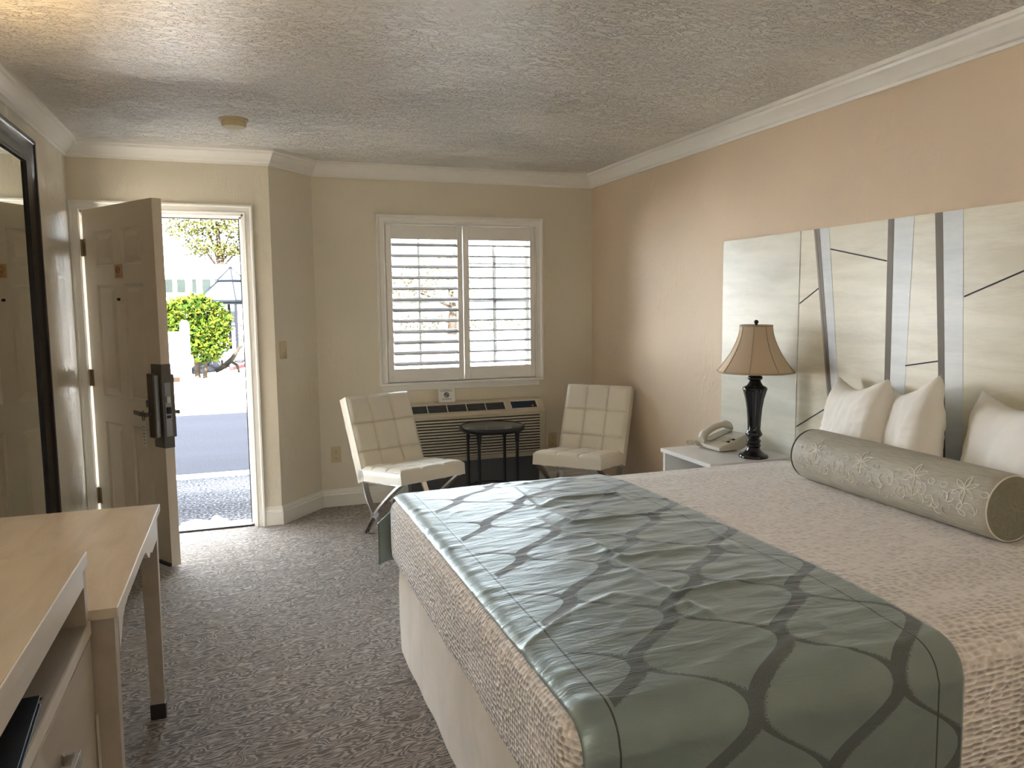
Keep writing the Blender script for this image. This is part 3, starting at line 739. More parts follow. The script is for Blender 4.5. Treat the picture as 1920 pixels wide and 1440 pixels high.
def runner_pt(x, s):
    """s runs across the bed; beyond the rims it folds down the sides"""
    r = cr + RT; L = BY1-BY0; hang = .30
    dxr = max(0, (BX0+cr)-x); rim = cr - sqrt(max(0, cr*cr-dxr*dxr)) if dxr < cr else cr
    arc = r*pi/2; y = None
    if s < 0: e = -s; side = -1; y0 = BY0
    elif s > 1: e = s-1; side = 1; y0 = BY1
    else:
        yy = BY0+cr + s*(L-2*cr); return Vector((x, yy, BT+RT+crown_z(x, yy)-rim + wrinkle(x, yy))), yy
    e *= 1.0
    cy = y0 - side*cr; top = BT+RT - rim
    fl = .004*noise.noise(Vector((x*9, 0, side*3)))
    if e < arc:
        a = e/r; return Vector((x, cy+side*r*sin(a), top - r + r*cos(a) + crown_z(x, cy)*max(0, 1-a))), cy+side*e
    d = e-arc; sk = .060*min(1, d/.05)*max(0, 1-(x-RX0)/.25)**2 if side > 0 else 0
    return Vector((x-sk, cy+side*(r+.004+fl*(d/.2)+.012*d), top-r-d)), cy+side*e
ss = [-.36+.012*k for k in range(30)] + [k/230 for k in range(0, 231)] + [1+.012*k for k in range(1, 29)]
ss = [s for s in ss]
xs_ = [RX0 + (RX1-RX0)*i/119 for i in range(120)]
rm = MB(); rm.uv = []
for s in ss:
    for x in xs_:
        p, arcy = runner_pt(x, s); rm.v.append(p); rm.uv.append((x, arcy))
nu = len(xs_)
for j in range(len(ss)-1):
    for i in range(nu-1): rm.f.append([j*nu+i, j*nu+i+1, (j+1)*nu+i+1, (j+1)*nu+i])
run = rm.build('bed_runner', runner_mat(RX0, RX1), smooth=True)
sol = run.modifiers.new('Thick', 'SOLIDIFY'); sol.thickness = .004; sol.offset = -1
tag(run, 'shiny sage green runner with interlaced curving bands across the foot of the bed', 'bed runner')

# bolster
bA, bB = Vector((2.255, 2.625, .800)), Vector((2.212, 1.690, .800)); bL = (bB-bA).length; brad = .107
bA.z = bB.z = BT + .034 + brad
bdir = (bB-bA).normalized(); BM = Matrix(((0, bdir.x, 0, 0), (0, 0, 0, 0), (0, 0, 0, 0), (0, 0, 0, 1)))
perp = Vector((-bdir.y, bdir.x, 0))        # horizontal, points +x side
if perp.x > 0: perp = -perp                # points to the foot of the bed
BM = Matrix(((perp.x, bdir.x, 0, bA.x), (perp.y, bdir.y, 0, bA.y), (0, 0, 1, bA.z), (0, 0, 0, 1)))
bo = thing('bolster_pillow', 'long grey silk bolster with white flower embroidery lying across the bed', 'bolster', (bA+bB)/2 - Vector((0, 0, brad)))
bp = []
for y, r in ((.0, .93), (.012, .985), (.03, 1.0), (bL*.25, 1.005), (bL*.5, 1.0), (bL*.75, 1.005), (bL-.03, 1.0), (bL-.012, .985), (bL, .93)):
    bp.append([(brad*r*cos(2*pi*k/56), y, brad*r*sin(2*pi*k/56)*1.0) for k in range(56)])
MB().loft(bp).xf(BM).build('bolster_body', M['bolster'], bo, smooth=True, angle=60)
for y, sgn in ((0, -1), (bL, 1)):
    rr = [[(brad*q*cos(2*pi*k/48), y+sgn*(.0015+.012*(1-q*q)), brad*q*sin(2*pi*k/48)) for k in range(48)] for q in (.94, .8, .55, .3, .04)]
    MB().loft(rr, cap0=False).xf(BM).build('end_panel', M['bolster_end'], bo, smooth=True)
    MB().tube([(brad*.955*cos(2*pi*k/48), y+sgn*.002, brad*.955*sin(2*pi*k/48)) for k in range(48)], .0022, 8, True).xf(BM).build('piping', M['thread'] if sgn > 0 else M['piping_dark'], bo, smooth=True)
em = MB()
def cyl(a, y, h=.0008): return (((brad*1.004+h)*cos(a)), y, ((brad*1.004+h)*sin(a)))
def draw(pts, closed=False, r=.0015): em.tube([cyl(p[0]/brad, p[1]) for p in pts], r, 5, closed)
def petal(cx, cy, a, L, w):
    pts = []
    for k in range(14):
        t = k/13; pts.append((L*t, w*sin(pi*t)))
    for k in range(13, 0, -1):
        t = k/13; pts.append((L*t, -w*sin(pi*t)))
    draw([(cx+p[0]*sin(a)+p[1]*cos(a), cy+p[0]*cos(a)-p[1]*sin(a)) for p in pts], True)
arc0 = radians(28)*brad
for i, fy in enumerate((.15, .40, .65, .90)):
    if fy > bL-.05: fy = bL-.085
    for k in range(6): petal(arc0, fy, radians(60*k+30), .048, .0075)
    for dy in (-.075, .075):
        draw([(arc0-.004+.009*cos(2*pi*k/14), fy+dy+.014*sin(2*pi*k/14)) for k in range(14)], True)
for k in range(46):
    fy = .06 + (bL-.10)*k/45; off = arc0 - .050 - .018*sin(k*.9); r = .016 + .005*((k*7) % 3)
    a0 = (k*2.4) % 6.28
    draw([(off+r*cos(a0+q*.36), fy+r*sin(a0+q*.36)) for q in range(10)])
for k in range(26):
    fy = .07 + (bL-.12)*k/25; off = arc0 - .083 + .012*sin(k*1.7)
    draw([(off+.013*cos(q*.33+k), fy+.013*sin(q*.33+k)) for q in range(9)])
em.xf(BM).build('embroidery', M['thread'], bo)
ee = MB(); ye = bL + .0155
def ed(pts, closed=False): ee.tube([(p[0], bL+.0028+.012*(1-((p[0]**2+p[1]**2)/(brad**2))), p[1]) for p in pts], .0008, 5, closed)
for k in range(8):
    a = 2*pi*k/8
    ed([(.052*t*cos(a)+.009*sin(pi*t)*-sin(a), .052*t*sin(a)+.009*sin(pi*t)*cos(a)) for t in [q/10 for q in range(11)]])
    ed([(.052*t*cos(a)-.009*sin(pi*t)*-sin(a), .052*t*sin(a)-.009*sin(pi*t)*cos(a)) for t in [q/10 for q in range(11)]])
for rr_, nn_ in ((.056, 10), (.072, 13), (.088, 16)):
    for k in range(nn_):
        a = 2*pi*k/nn_ + rr_*20
        ed([(rr_*cos(a)+.013*cos(a+b), rr_*sin(a)+.013*sin(a+b)) for b in [(-1.6+.4*q) for q in range(9)] if (rr_*cos(a)+.013*cos(a+b))**2+(rr_*sin(a)+.013*sin(a+b))**2 < (.092)**2] or [(0, 0), (.001, 0)])
ee.xf(BM).build('end_embroidery', mat('olive_thread', (.36, .34, .26), .7), bo)

# pillows
def pillow(label, center, yaw, lean, roll, w, h, th, seed):
    Mx = Matrix.Translation(Vector(center)) @ Matrix.Rotation(yaw, 4, 'Z') @ Matrix.Rotation(lean, 4, 'Y') @ Matrix.Rotation(-roll, 4, 'X')
    m = MB(); n = 44
    def sh(u, v, sg):
        a, b = 2*u-1, 2*v-1
        pin = 1 - .10*(1-a*a)*abs(b)**2; pin2 = 1 - .09*(1-b*b)*abs(a)**2
        ear = .030*max(0, (abs(a)*abs(b)))**4
        Y = w/2*a*pin2*(1+ear); Z = h/2*b*pin*(1+ear*1.5)
        if b > 0: Z -= .030*(1-a*a)*b*b
        t = th/2*max(0, (1-a**4)*(1-b**4))**.5 * (1.0-.12*b)
        f = noise.noise(Vector((a*2.3+seed, b*2.3, sg*2)))*.010 + .006*noise.noise(Vector((a*6+seed, b*3+a*3, sg*5)))
        edge = max(abs(a), abs(b)); rad = noise.noise(Vector((math.atan2(b, a)*9, seed, sg)))*.009*max(0, (edge-.45))*(1-edge)*6
        t2 = t + (f+rad)*min(1, t/.03)
        return Vector((sg*t2, Y, Z))
    for sg in (-1, 1): m.grid(n, n, lambda u, v: sh(u, v, sg))
    m.xf(Mx)
    o = m.build('pillow', M['pillow'], smooth=True)
    bm = bmesh.new(); bm.from_mesh(o.data); bmesh.ops.remove_doubles(bm, verts=bm.verts, dist=.0006); bmesh.ops.recalc_face_normals(bm, faces=bm.faces); bm.to_mesh(o.data); bm.free()
    return tag(o, label, 'pillow', 'white pillows against the headboard')
PZ = .905
pillow('white pillow nearest the table lamp, brightly lit by the window', (2.432, 2.580, PZ), radians(-22), radians(9), radians(5), .495, .435, .165, 1)
pillow('white pillow standing in the middle between two other pillows', (2.440, 2.315, PZ), radians(-27), radians(9), radians(11), .470, .455, .165, 7)
pillow('white pillow at the right edge, farthest from the table lamp', (2.435, 1.855, PZ), radians(-24), radians(10), radians(4), .570, .445, .18, 13)

# ------------------------------------------------------------------ headboard panels
HX0, HX1 = 2.628, 2.643; HT = 1.79
bx(HX0, HX1, 3.186, 3.830, .127, HT).build('headboard_panel', M['art_pale'])
tag(bpy.data.objects['headboard_panel'], 'plain pale grey-green wall panel behind the lamp', 'headboard')
hb = thing('headboard_panel', 'large painted headboard panel with taupe and blue bands behind the pillows', 'headboard', (HX1, 2.25, .127))
bx(HX0, HX1, 1.315, 3.180, .127, HT).build('canvas', M['art_cream'], hb)
def strip(pts, name, m, d=.0012): MB().prism(pts, 'yz', HX0-d, HX0).build(name, m, hb)
def ext(y0, z0, y1, z1, z): return y0 + (y1-y0)*(z-z0)/(z1-z0)
zb0 = .55
strip([(3.088, HT), (3.052, HT), (ext(3.052, HT, 2.937, 1.017, zb0), zb0), (ext(3.088, HT, 2.966, 1.017, zb0), zb0)], 'taupe_band', M['art_brown'], .0022)
strip([(3.088, HT), (3.075, HT), (ext(3.075, HT, 2.955, 1.017, zb0), zb0), (ext(3.088, HT, 2.966, 1.017, zb0), zb0)], 'taupe_band', M['art_brown_l'], .003)
strip([(3.052, HT), (2.988, HT), (ext(2.988, HT, 2.902, 1.097, zb0), zb0), (ext(3.052, HT, 2.937, 1.017, zb0), zb0)], 'blue_band', M['art_blue'])
strip([(2.634, HT), (2.602, HT), (2.590, 1.054), (2.586, zb0), (2.612, zb0), (2.620, 1.051)], 'taupe_band', M['art_brown'], .0022)
strip([(2.602, HT), (2.499, HT), (2.511, 1.08), (2.520, zb0), (2.586, zb0)], 'blue_band', M['art_blue'])
strip([(2.397, HT), (2.362, HT), (2.316, 1.114), (2.28, zb0), (2.312, zb0), (2.345, 1.112)], 'taupe_band', M['art_brown'], .0022)
strip([(2.362, HT), (2.270, HT), (2.237, 1.163), (2.208, zb0), (2.28, zb0), (2.316, 1.114)], 'blue_band', M['art_blue'])
def line(a, b):
    d = (Vector(b)-Vector(a)).normalized(); n = Vector((-d.y, d.x))*.0028
    A, B = Vector(a), Vector(b); strip([tuple(A+n), tuple(B+n), tuple(B-n), tuple(A-n)], 'black_line', M['ink'], .0016)
line((3.177, 1.436), (3.044, 1.509)); line((2.974, 1.689), (2.634, 1.615)); line((2.513, 1.173), (2.351, 1.203))
line((2.248, 1.458), (1.80, 1.625)); line((3.178, .817), (2.985, .928))

# ------------------------------------------------------------------ nightstand, lamp, phone
nx0, nx1, ny0, ny1, nz = 2.130, 2.625, 3.185, 3.662, .660
ns = thing('nightstand', 'white lacquered nightstand between the bed and the corner chair', 'nightstand', ((nx0+nx1)/2, (ny0+ny1)/2, 0))
bx(nx0, nx1, ny0, ny1, nz-.022, nz).build('top', M['white_gloss'], ns, bevel=.004)
bx(nx0+.012, nx1-.01, ny0+.012, ny0+.030, .02, nz-.022).build('side_panel', M['white_gloss'], ns)
bx(nx0+.012, nx1-.01, ny1-.030, ny1-.012, .02, nz-.022).build('side_panel', M['white_gloss'], ns)
bx(nx1-.03, nx1-.012, ny0+.03, ny1-.03, .02, nz-.022).build('back_panel', M['white_gloss'], ns)
bx(nx0+.02, nx1-.03, ny0+.03, ny1-.03, .42, .438).build('shelf', M['white_gloss'], ns)
dr_ = bx(nx0+.012, nx1-.035, ny0+.032, ny1-.032, .06, .41).build('drawer', M['white_gloss'], ns, bevel=.003)
MB().sphere((nx0+.002, (ny0+ny1)/2, .25), .014, 12).build('knob', M['chrome'], dr_, smooth=True)
bx(nx0+.03, nx1-.03, ny0+.03, ny1-.03, 0, .06).build('plinth', M['white_gloss'], ns)
lx, ly = 2.437, 3.262
def table_lamp(x, y, z0, label):
    t = thing('table_lamp', label, 'lamp', (x, y, z0))
    prof = [(.072, 0), (.074, .006), (.070, .014), (.056, .020), (.044, .030), (.034, .040), (.030, .050), (.034, .056), (.036, .064), (.030, .070), (.034, .078), (.036, .086), (.028, .096), (.030, .104), (.040, .112), (.042, .122), (.036, .132), (.032, .142), (.032, .16)]
    MB().lathe([(r, z0+z) for r, z in prof], x, y, 32).build('base', M['black_gloss'], t, smooth=True, angle=50)
    bod = [(.031, .155), (.033, .20), (.037, .25), (.045, .30), (.055, .335), (.060, .352), (.056, .360), (.040, .368), (.032, .380), (.027, .392), (.036, .400), (.037, .410), (.026, .420), (.013, .426), (.013, .47)]
    rings = []
    for r, z in bod:
        fl = 1 if z < .356 else 0
        rings.append([(x+r*(1+.035*fl*cos(8*2*pi*k/64))*cos(2*pi*k/64), y+r*(1+.035*fl*cos(8*2*pi*k/64))*sin(2*pi*k/64), z0+z) for k in range(64)])
    MB().loft(rings).build('column', M['black_gloss'], t, smooth=True, angle=60)
    zb, zt, rb, rt = z0+.437, z0+.668, .188, .078
    def rs(q): return rb + (rt-rb)*(1-(1-q)**1.75)   # bell curve
    N = 8
    def ring(q, k=1.0):
        return [(x+rs(q)*k*(1-.022*abs(sin(N*pi*i/96)))*cos(2*pi*i/96), y+rs(q)*k*(1-.022*abs(sin(N*pi*i/96)))*sin(2*pi*i/96), zb+(zt-zb)*q) for i in range(96)]
    qs = [i/16 for i in range(17)]
    sh = MB().loft([ring(q) for q in qs] + [ring(q, .982) for q in reversed(qs)], cap0=False, cap1=False).build('lamp_shade', M['shade'], t, smooth=True, angle=60)
    tr = MB()
    for q in (0.0, 1.0): tr.tube([Vector(p) for p in ring(q)], .0045, 6, True)
    for k in range(N): tr.tube([(x+rs(q)*1.002*cos(2*pi*k/N), y+rs(q)*1.002*sin(2*pi*k/N), zb+(zt-zb)*q) for q in qs], .0028, 6)
    tr.build('shade_binding', M['shade_trim'], sh, smooth=True)
    MB().tube([(x, y, z0+.46), (x, y, z0+.68)], .004, 8).build('stem', M['black_metal'], t)
    MB().tube([(x-rt, y, zt-.006), (x+rt, y, zt-.006)], .002, 6).tube([(x, y-rt, zt-.006), (x, y+rt, zt-.006)], .002, 6).build('shade_spider', M['black_metal'], sh)
    MB().sphere((x, y, z0+.686), .0115, 14).lathe([(.006, z0+.668), (.008, z0+.672), (.005, z0+.678)], x, y, 14).build('finial', M['black_gloss'], t, smooth=True)
    return t
lamp = table_lamp(lx, ly, nz, 'black urn table lamp with tan bell shade on the white nightstand')
ph = thing('telephone', 'ivory corded desk telephone on the nightstand beside the lamp', 'telephone', (2.45, 3.52, nz), 0)
PM = Matrix.Translation((2.345, 3.425, nz)) @ Matrix.Rotation(radians(4), 4, 'Z')
MB().prism([(0, .004), (0, .022), (.018, .030), (.190, .082), (.205, .080), (.205, .030), (.150, .004)], 'xz', 0, .200).xf(PM).build('phone_base', M['phone'], ph, bevel=.004, bseg=3)
fa = math.atan2(.052, .172)
def FP(u, y, h): return (.018+u*cos(fa)-h*sin(fa), y, .030+u*sin(fa)+h*cos(fa))
def fbox(u0, u1, y0, y1, h0, h1):
    return MB().add([FP(u, y, h) for h in (h0, h1) for u, y in ((u0, y0), (u1, y0), (u1, y1), (u0, y1))], [(0,3,2,1),(4,5,6,7),(0,1,5,4),(1,2,6,5),(2,3,7,6),(3,0,4,7)])
fbox(.105, .168, .012, .112, 0, .002).xf(PM).build('faceplate_card', M['phone_card'], ph)
fbox(.050, .098, .030, .108, 0, .0015).xf(PM).build('keypad', M['phone_grey'], ph)
for r in range(3):
    for c in range(4): fbox(.053+.015*r, .064+.015*r, .034+.0185*c, .048+.0185*c, .0015, .004).xf(PM).build('key', M['phone'], ph)
for u in (.052, .086): fbox(u, u+.010, .010, .024, 0, .005).xf(PM).build('red_key', M['ink'], ph)
hs = []
for k in range(15):
    q = k/14; u = -.012+.205*q; arch = .034*sin(pi*q)**.7; thick = .021 + .012*(1 if q < .16 or q > .84 else 0)
    wdt = .024
    zc_ = .020+arch; ring = []
    for a in range(12):
        an = 2*pi*a/12; ring.append(FP(u, .158+wdt*cos(an), zc_+thick*sin(an)*.8))
    hs.append(ring)
MB().loft(hs).xf(PM).build('handset', M['phone'], ph, smooth=True, angle=60)
MB().prism([(FP(.02, 0, 0)[0], FP(.02, 0, 0)[2]), (FP(.17, 0, 0)[0], FP(.17, 0, 0)[2]), (FP(.17, 0, .006)[0], FP(.17, 0, .006)[2]), (FP(.02, 0, .006)[0], FP(.02, 0, .006)[2])], 'xz', .125, .190).xf(PM).build('cradle', M['phone_grey'], ph)
cpts = []
for k in range(150):
    q = k/149; cx = Vector((2.345, 3.585, nz+.018)).lerp(Vector((2.335, 3.640, nz+.012)), sin(pi*q)) + Vector((-.03*sin(2*pi*q), 0, .015*sin(pi*q))); a = k*.95
    cpts.append((cx.x+.007*cos(a)-.03, cx.y+.007*sin(a)*.3, cx.z+.007*sin(a)))
MB().tube(cpts, .0018, 5).build('coiled_cord', M['phone'], ph, smooth=True)

# ------------------------------------------------------------------ desk and dresser on the left
dk = thing('writing_desk', 'pale maple writing desk against the left wall by the open door', 'desk', (-.616, 2.428, 0))
dx0, dx1, dy0, dy1, dz = XL+.004, -.296, 1.930, 2.930, .760
bx(dx0, dx1-.004, dy0+.0, dy1-.004, dz-.024, dz).build('desktop', M['wood'], dk)
MB().box(dx1-.004, dx1, dy0, dy1, dz-.024, dz).box(dx0, dx1, dy1-.004, dy1, dz-.024, dz).build('edge_band', M['wood_edge'], dk, bevel=.001)
def leg(x0, x1, y0, y1):
    tp = .006
    l = MB().loft([[(x0+tp, y0+tp, .055), (x1-tp, y0+tp, .055), (x1-tp, y1-tp, .055), (x0+tp, y1-tp, .055)], [(x0, y0, dz-.024), (x1, y0, dz-.024), (x1, y1, dz-.024), (x0, y1, dz-.024)]]).build('leg', M['wood_side'], dk)
    bx(x0+tp-.003, x1-tp+.003, y0+tp-.003, y1-tp+.003, 0, .055).build('foot_block', M['wood_dark'], l)
    return l
l1 = leg(-.362, -.306, dy0+.006, dy0+.056); l2 = leg(-.362, -.306, dy1-.062, dy1-.012); leg(XL+.01, XL+.065, dy0+.006, dy0+.056); leg(XL+.01, XL+.065, dy1-.062, dy1-.012)
bx(-.304, -.300, 2.895, 2.907, .050, .090).build('leg_clip', M['chrome'], l2)
apr = [(1.985, .736), (1.985, .640), (2.01, .655), (2.05, .690), (2.09, .703), (2.15, .708), (2.50, .708), (2.55, .702), (2.60, .672), (2.63, .660), (2.66, .672), (2.70, .655), (2.868, .655), (2.868, .736)]
MB().prism(apr, 'yz', -.322, -.304).build('apron', M['wood_edge'], dk)
bx(-.90, -.362, dy1-.050, dy1-.030, .640, .736).build('apron', M['wood_side'], dk)
bx(XL+.02, XL+.04, dy0+.06, dy1-.07, .45, .736).build('modesty_panel', M['wood_side'], dk)
dr = thing('dresser', 'pale maple dresser with an open cubby in the near left corner', 'dresser', (-.64, 1.02, 0))
ex0, ex1, ey0, ey1 = XL+.004, -.350, .12, 1.922
bx(ex0, ex1-.004, ey0, ey1, .872, .902).build('top', M['wood'], dr)
bx(ex1-.004, ex1, ey0, ey1, .872, .902).build('edge_band', M['wood_edge'], dr, bevel=.001)
for y0_, y1_ in ((ey1-.026, ey1), (ey0, ey0+.026), (1.0, 1.02)): bx(ex0, ex1-.006, y0_, y1_, .0, .872).build('side_panel', M['wood_side'], dr)
bx(ex1-.024, ex1-.006, ey0+.026, ey1-.026, .828, .872).build('top_rail', M['wood_edge'], dr)
bx(ex0, ex1-.006, ey0+.026, ey1-.026, .712, .739).build('shelf', M['wood_side'], dr)
MB().box(ex1-.006, ex1-.002, ey0, ey1, .709, .739).build('shelf_edge', M['wood_edge'], dr)
bx(ex0, ex0+.012, ey0+.026, ey1-.026, .05, .872).build('back_panel', M['wood_side'], dr)
for (ya_, yb_) in ((ey0+.03, .998), (1.004, ey1-.004)):
    for (z0_, z1_) in ((.395, .700), (.075, .385)):
        d_ = bx(ex1-.026, ex1-.004, ya_, yb_, z0_, z1_).build('drawer', M['wood_side'], dr, bevel=.002)
        yc = 1.545 if ya_ > .9 else .55; zc_ = z1_-.105
        MB().box(ex1-.004, ex1+.024, yc-.052, yc-.044, zc_-.012, zc_+.012).box(ex1-.004, ex1+.024, yc+.044, yc+.052, zc_-.012, zc_+.012).box(ex1+.020, ex1+.028, yc-.052, yc+.052, zc_-.014, zc_+.014).build('handle', M['chrome'], d_, bevel=.002)
bx(ex0, ex1-.03, ey0, ey1, 0, .07).build('plinth', M['wood_dark'], dr)
bx(-.352, -.3485, 1.905, 1.921, .28, .52).build('paper_strip', M['wood_edge'], dr)
bd = thing('folder', 'black leatherette folder lying in the open cubby of the dresser', 'folder', (-.472, 1.37, .7395), radians(5))
WB_ = Matrix.Translation((-.472, 1.37, .7395)) @ Matrix.Rotation(radians(5), 4, 'Z')
MB().box(-.118, .118, -.152, .152, .0155, .0185).xf(WB_).build('front_cover', M['binder'], bd, bevel=.001)
MB().box(-.118, .118, -.152, .152, 0, .003).xf(WB_).build('back_cover', M['binder'], bd, bevel=.001)
MB().box(-.112, .108, -.147, .147, .003, .0155).xf(WB_).build('pages', M['ink_grey'], bd)
MB().tube([(.112, .150, .012), (.122, .150, .012)], .003, 8).xf(WB_).build('clasp', M['chrome'], bd)
# wall sconce above the desk (just outside the photo, its warm glow on the ceiling is in it)
sc_ = thing('wall_sconce', 'brass uplight sconce on the left wall above the writing desk', 'wall lamp', (XL, 2.62, 1.90))
MB().box(XL, XL+.012, 2.57, 2.67, 1.86, 2.00).build('backplate', M['brass'], sc_, bevel=.004)
MB().tube([(XL+.01, 2.62, 1.92), (XL+.06, 2.62, 1.91), (XL+.085, 2.62, 1.94)], .007, 8).build('arm', M['brass'], sc_, smooth=True)
MB().lathe([(.012, 1.935), (.040, 1.950), (.060, 1.985), (.066, 2.03), (.063, 2.03), (.056, 1.99), (.036, 1.957), (.012, 1.945)], XL+.085, 2.62, 28).build('bowl_shade', M['white_gloss'], sc_, smooth=True, angle=50)

# ------------------------------------------------------------------ outdoors
bx(-16, 18, YD+.15, 7.10, -.2, -.022).build('walkway', M['aggregate'], **S)
bx(-16, 18, 7.10, 7.30, -.3, -.020).build('curb', M['concrete'], **S)
MB().prism([(-40, 7.30), (60, 7.30), (60, 26.5), (.137, 12.99), (-.91, 12.70), (-40, 2.0+7.35)], 'xy', -.4, -.12).build('asphalt', M['asphalt'], **S)  # dark asphalt cut off along the building's shadow edge
MB().prism([(-40, 9.35), (-.91, 12.70), (.137, 12.99), (60, 26.5), (60, 90), (-40, 90)], 'xy', -.4, -.119).build('sunlit_parking_ground', M['concrete'], **S)  # ground coloured pale beyond the cast-shadow edge, to look sunlit and bounce light
bx(-14, 16, -4, 6.75, H+.125, 5.55).build('upper_storey', M['white_out'], **S)
cl = MB()
def cz(u, v):
    x = -.44+.30*u; y = YD+.185+.15*v
    a = .030*math.exp(-((u-.28)/.16)**2) + .062*math.exp(-((u-.74-.1*(v-.5))/.11)**2)*(.6+.4*v)
    a += .010*abs(noise.noise(Vector((u*6, v*5, 1))))
    return (x, y+.02*noise.noise(Vector((u*4, v*4, 8))), -.016+a*max(0, sin(pi*u))**.5*max(0, sin(pi*v))**.6)
cl.grid(36, 24, cz); c_o = cl.build('crumpled_cloth', M['cloth'], smooth=True)
c_o.modifiers.new('Thick', 'SOLIDIFY').thickness = .003
tag(c_o, 'crumpled white cloth on the walkway just outside the threshold', 'cloth')
def leaves(mb, n, center, rad, size, shell=.55, fn=None):
    c = Vector(center)
    for _ in range(n):
        while True:
            d = Vector((random.uniform(-1, 1), random.uniform(-1, 1), random.uniform(-1, 1)))
            if .05 < d.length < 1: break
        q = d.normalized()*(shell+(1-shell)*random.random()**.5)
        q *= 1 + .25*noise.noise(q*2.2 + c*.3)
        p = c + Vector((q.x*rad[0], q.y*rad[1], q.z*rad[2]))
        a = Vector((random.uniform(-1, 1), random.uniform(-1, 1), random.uniform(-.4, 1))).normalized(); b = a.cross(Vector((random.uniform(-1, 1), random.uniform(-1, 1), random.uniform(-1, 1)))).normalized()
        s = size*random.uniform(.6, 1.3)
        mb.add([p, p+a*s*.5+b*s*.28, p+a*s, p+a*s*.5-b*s*.28], [(0, 1, 2, 3)])
bs = thing('garden_bush', 'bright green and yellow rounded bush outside the door beside the gazebo', 'bush', (-1.0, 18.6, -.1))
f_ = MB(); leaves(f_, 4200, (-1.02, 18.6, 1.08), (.76, .75, .60), .12, .7); leaves(f_, 1900, (-.72, 18.3, .74), (.46, .5, .48), .11, .6); leaves(f_, 1200, (-1.75, 18.6, 1.05), (.5, .6, .55), .12, .6)
f_.build('foliage', M['leaf_bush'], bs)
MB().tube([(-.95, 18.6, -.12), (-.98, 18.6, .4), (-1.05, 18.6, .9)], [.06, .05, .03], 8).tube([(-.8, 18.5, -.12), (-.75, 18.5, .5)], [.05, .03], 8).build('stem', M['bark'], bs)
wp = thing('white_gate_post', 'white rounded post and low wall in front of the green bush', 'post', (-1.0, 14.0, -.12))
MB().prism([(-.955, -.12), (-.955, 1.16)] + [(-.885+.07*cos(radians(180-a)), 1.17+.07*sin(radians(a))) for a in range(0, 181, 20)] + [(-.815, -.12)], 'xz', 13.93, 14.07).build('post', M['white_out'], wp)
bx(-1.9, -.955, 13.95, 14.05, -.12, 1.05).build('low_wall', M['white_out'], wp)
bx(-1.9, -.99, 13.90, 13.948, .22, .30).build('brown_board', M['board'], wp)
# gazebo
gz = thing('gazebo', 'gazebo with a two-tiered blue-grey roof and dark posts outside the door', 'gazebo', (-.26, 30, -.1))
def hexr(r, z, n=6, a0=-84): return [(-.26+r*cos(radians(a0+360*k/n)), 30+r*sin(radians(a0+360*k/n)), z) for k in range(n)]
MB().loft([hexr(1.38, 1.70), hexr(.46, 2.42), hexr(.44, 2.40), hexr(1.36, 1.66)], cap0=False, cap1=False).build('lower_roof', M['gaz_roof'], gz)
MB().loft([hexr(.56, 2.40), hexr(.05, 2.84), hexr(.04, 2.80), hexr(.54, 2.36)], cap0=False, cap1=False).build('upper_roof', M['gaz_roof'], gz)
MB().sphere((-.26, 30, 2.86), .07, 10).build('roof_finial', M['gaz_metal'], gz)
rb_ = MB()
for k in range(6): rb_.tube([hexr(1.38, 1.71)[k], hexr(.46, 2.43)[k]], .018, 6); rb_.tube([hexr(.56, 2.41)[k], hexr(.05, 2.85)[k]], .016, 6)
rb_.tube([Vector(p) for p in hexr(.56, 2.40)], .03, 6, True)
rb_.build('roof_rib', M['gaz_metal'], gz)
MB().loft([hexr(1.27, 1.55), hexr(1.27, 1.70), hexr(1.21, 1.70), hexr(1.21, 1.55)], cap0=False, cap1=False).build('eave_beam', M['gaz_metal'], gz)
for p in hexr(1.2, 0): MB().box(p[0]-.055, p[0]+.055, p[1]-.055, p[1]+.055, -.12, 1.60).build('post', M['gaz_metal'], gz)
rl = MB(); hp = hexr(1.2, 0)
for k in (5, 0, 4):
    a, b = Vector(hp[k]), Vector(hp[(k+1) % 6])
    for z in (.30, .80): rl.tube([a+Vector((0, 0, z)), b+Vector((0, 0, z))], .02, 6)
    for q in range(6):
        p0 = a.lerp(b, q/6); p1 = a.lerp(b, (q+1)/6)
        rl.tube([p0+Vector((0, 0, .30)), p1+Vector((0, 0, .80))], .010, 5); rl.tube([p0+Vector((0, 0, .80)), p1+Vector((0, 0, .30))], .010, 5)
rl.build('lattice_railing', M['gaz_metal'], gz)
# rocks
def rock(c, r, label):
    m = MB(); sd0 = random.random()*50
    def f(u, v):
        a = 2*pi*u; b = pi*v; d = Vector((sin(b)*cos(a), sin(b)*sin(a), cos(b))); k = 1+.45*noise.noise(d*1.4+Vector((sd0, 0, 0)))+.15*noise.noise(d*4+Vector((sd0, 3, 0)))
        return (c[0]+d.x*r*k*1.15, c[1]+d.y*r*k, c[2]+d.z*r*k*.75)
    m.grid(14, 9, f, closeu=True)
    o = m.build('garden_rock', M['stone'], smooth=True, angle=40); tag(o, label, 'rock', 'rocks edging the planting bed outside the door')
for k in range(22):
    t_ = k/21; x = -1.0+1.75*t_ + random.uniform(-.05, .05); y = 20.2 + 3.6*t_ + random.uniform(-.7, .7); r = random.uniform(.12, .20)
    rock((x, y, -.12+r*.45+.16*(k % 2)), r, 'rough grey rock in the stone edging below the bush and gazebo')
dwd = MB()
dwd.tube([(-.60, 19.6, -.05), (-.40, 19.7, .05), (-.22, 19.8, .22), (-.05, 19.9, .48), (.02, 19.9, .52)], [.05, .065, .055, .04, .03], 8)
dwd.tube([(-.40, 19.7, .05), (-.25, 19.6, .16), (-.12, 19.5, .08), (-.08, 19.5, -.1)], [.04, .04, .035, .03], 8)
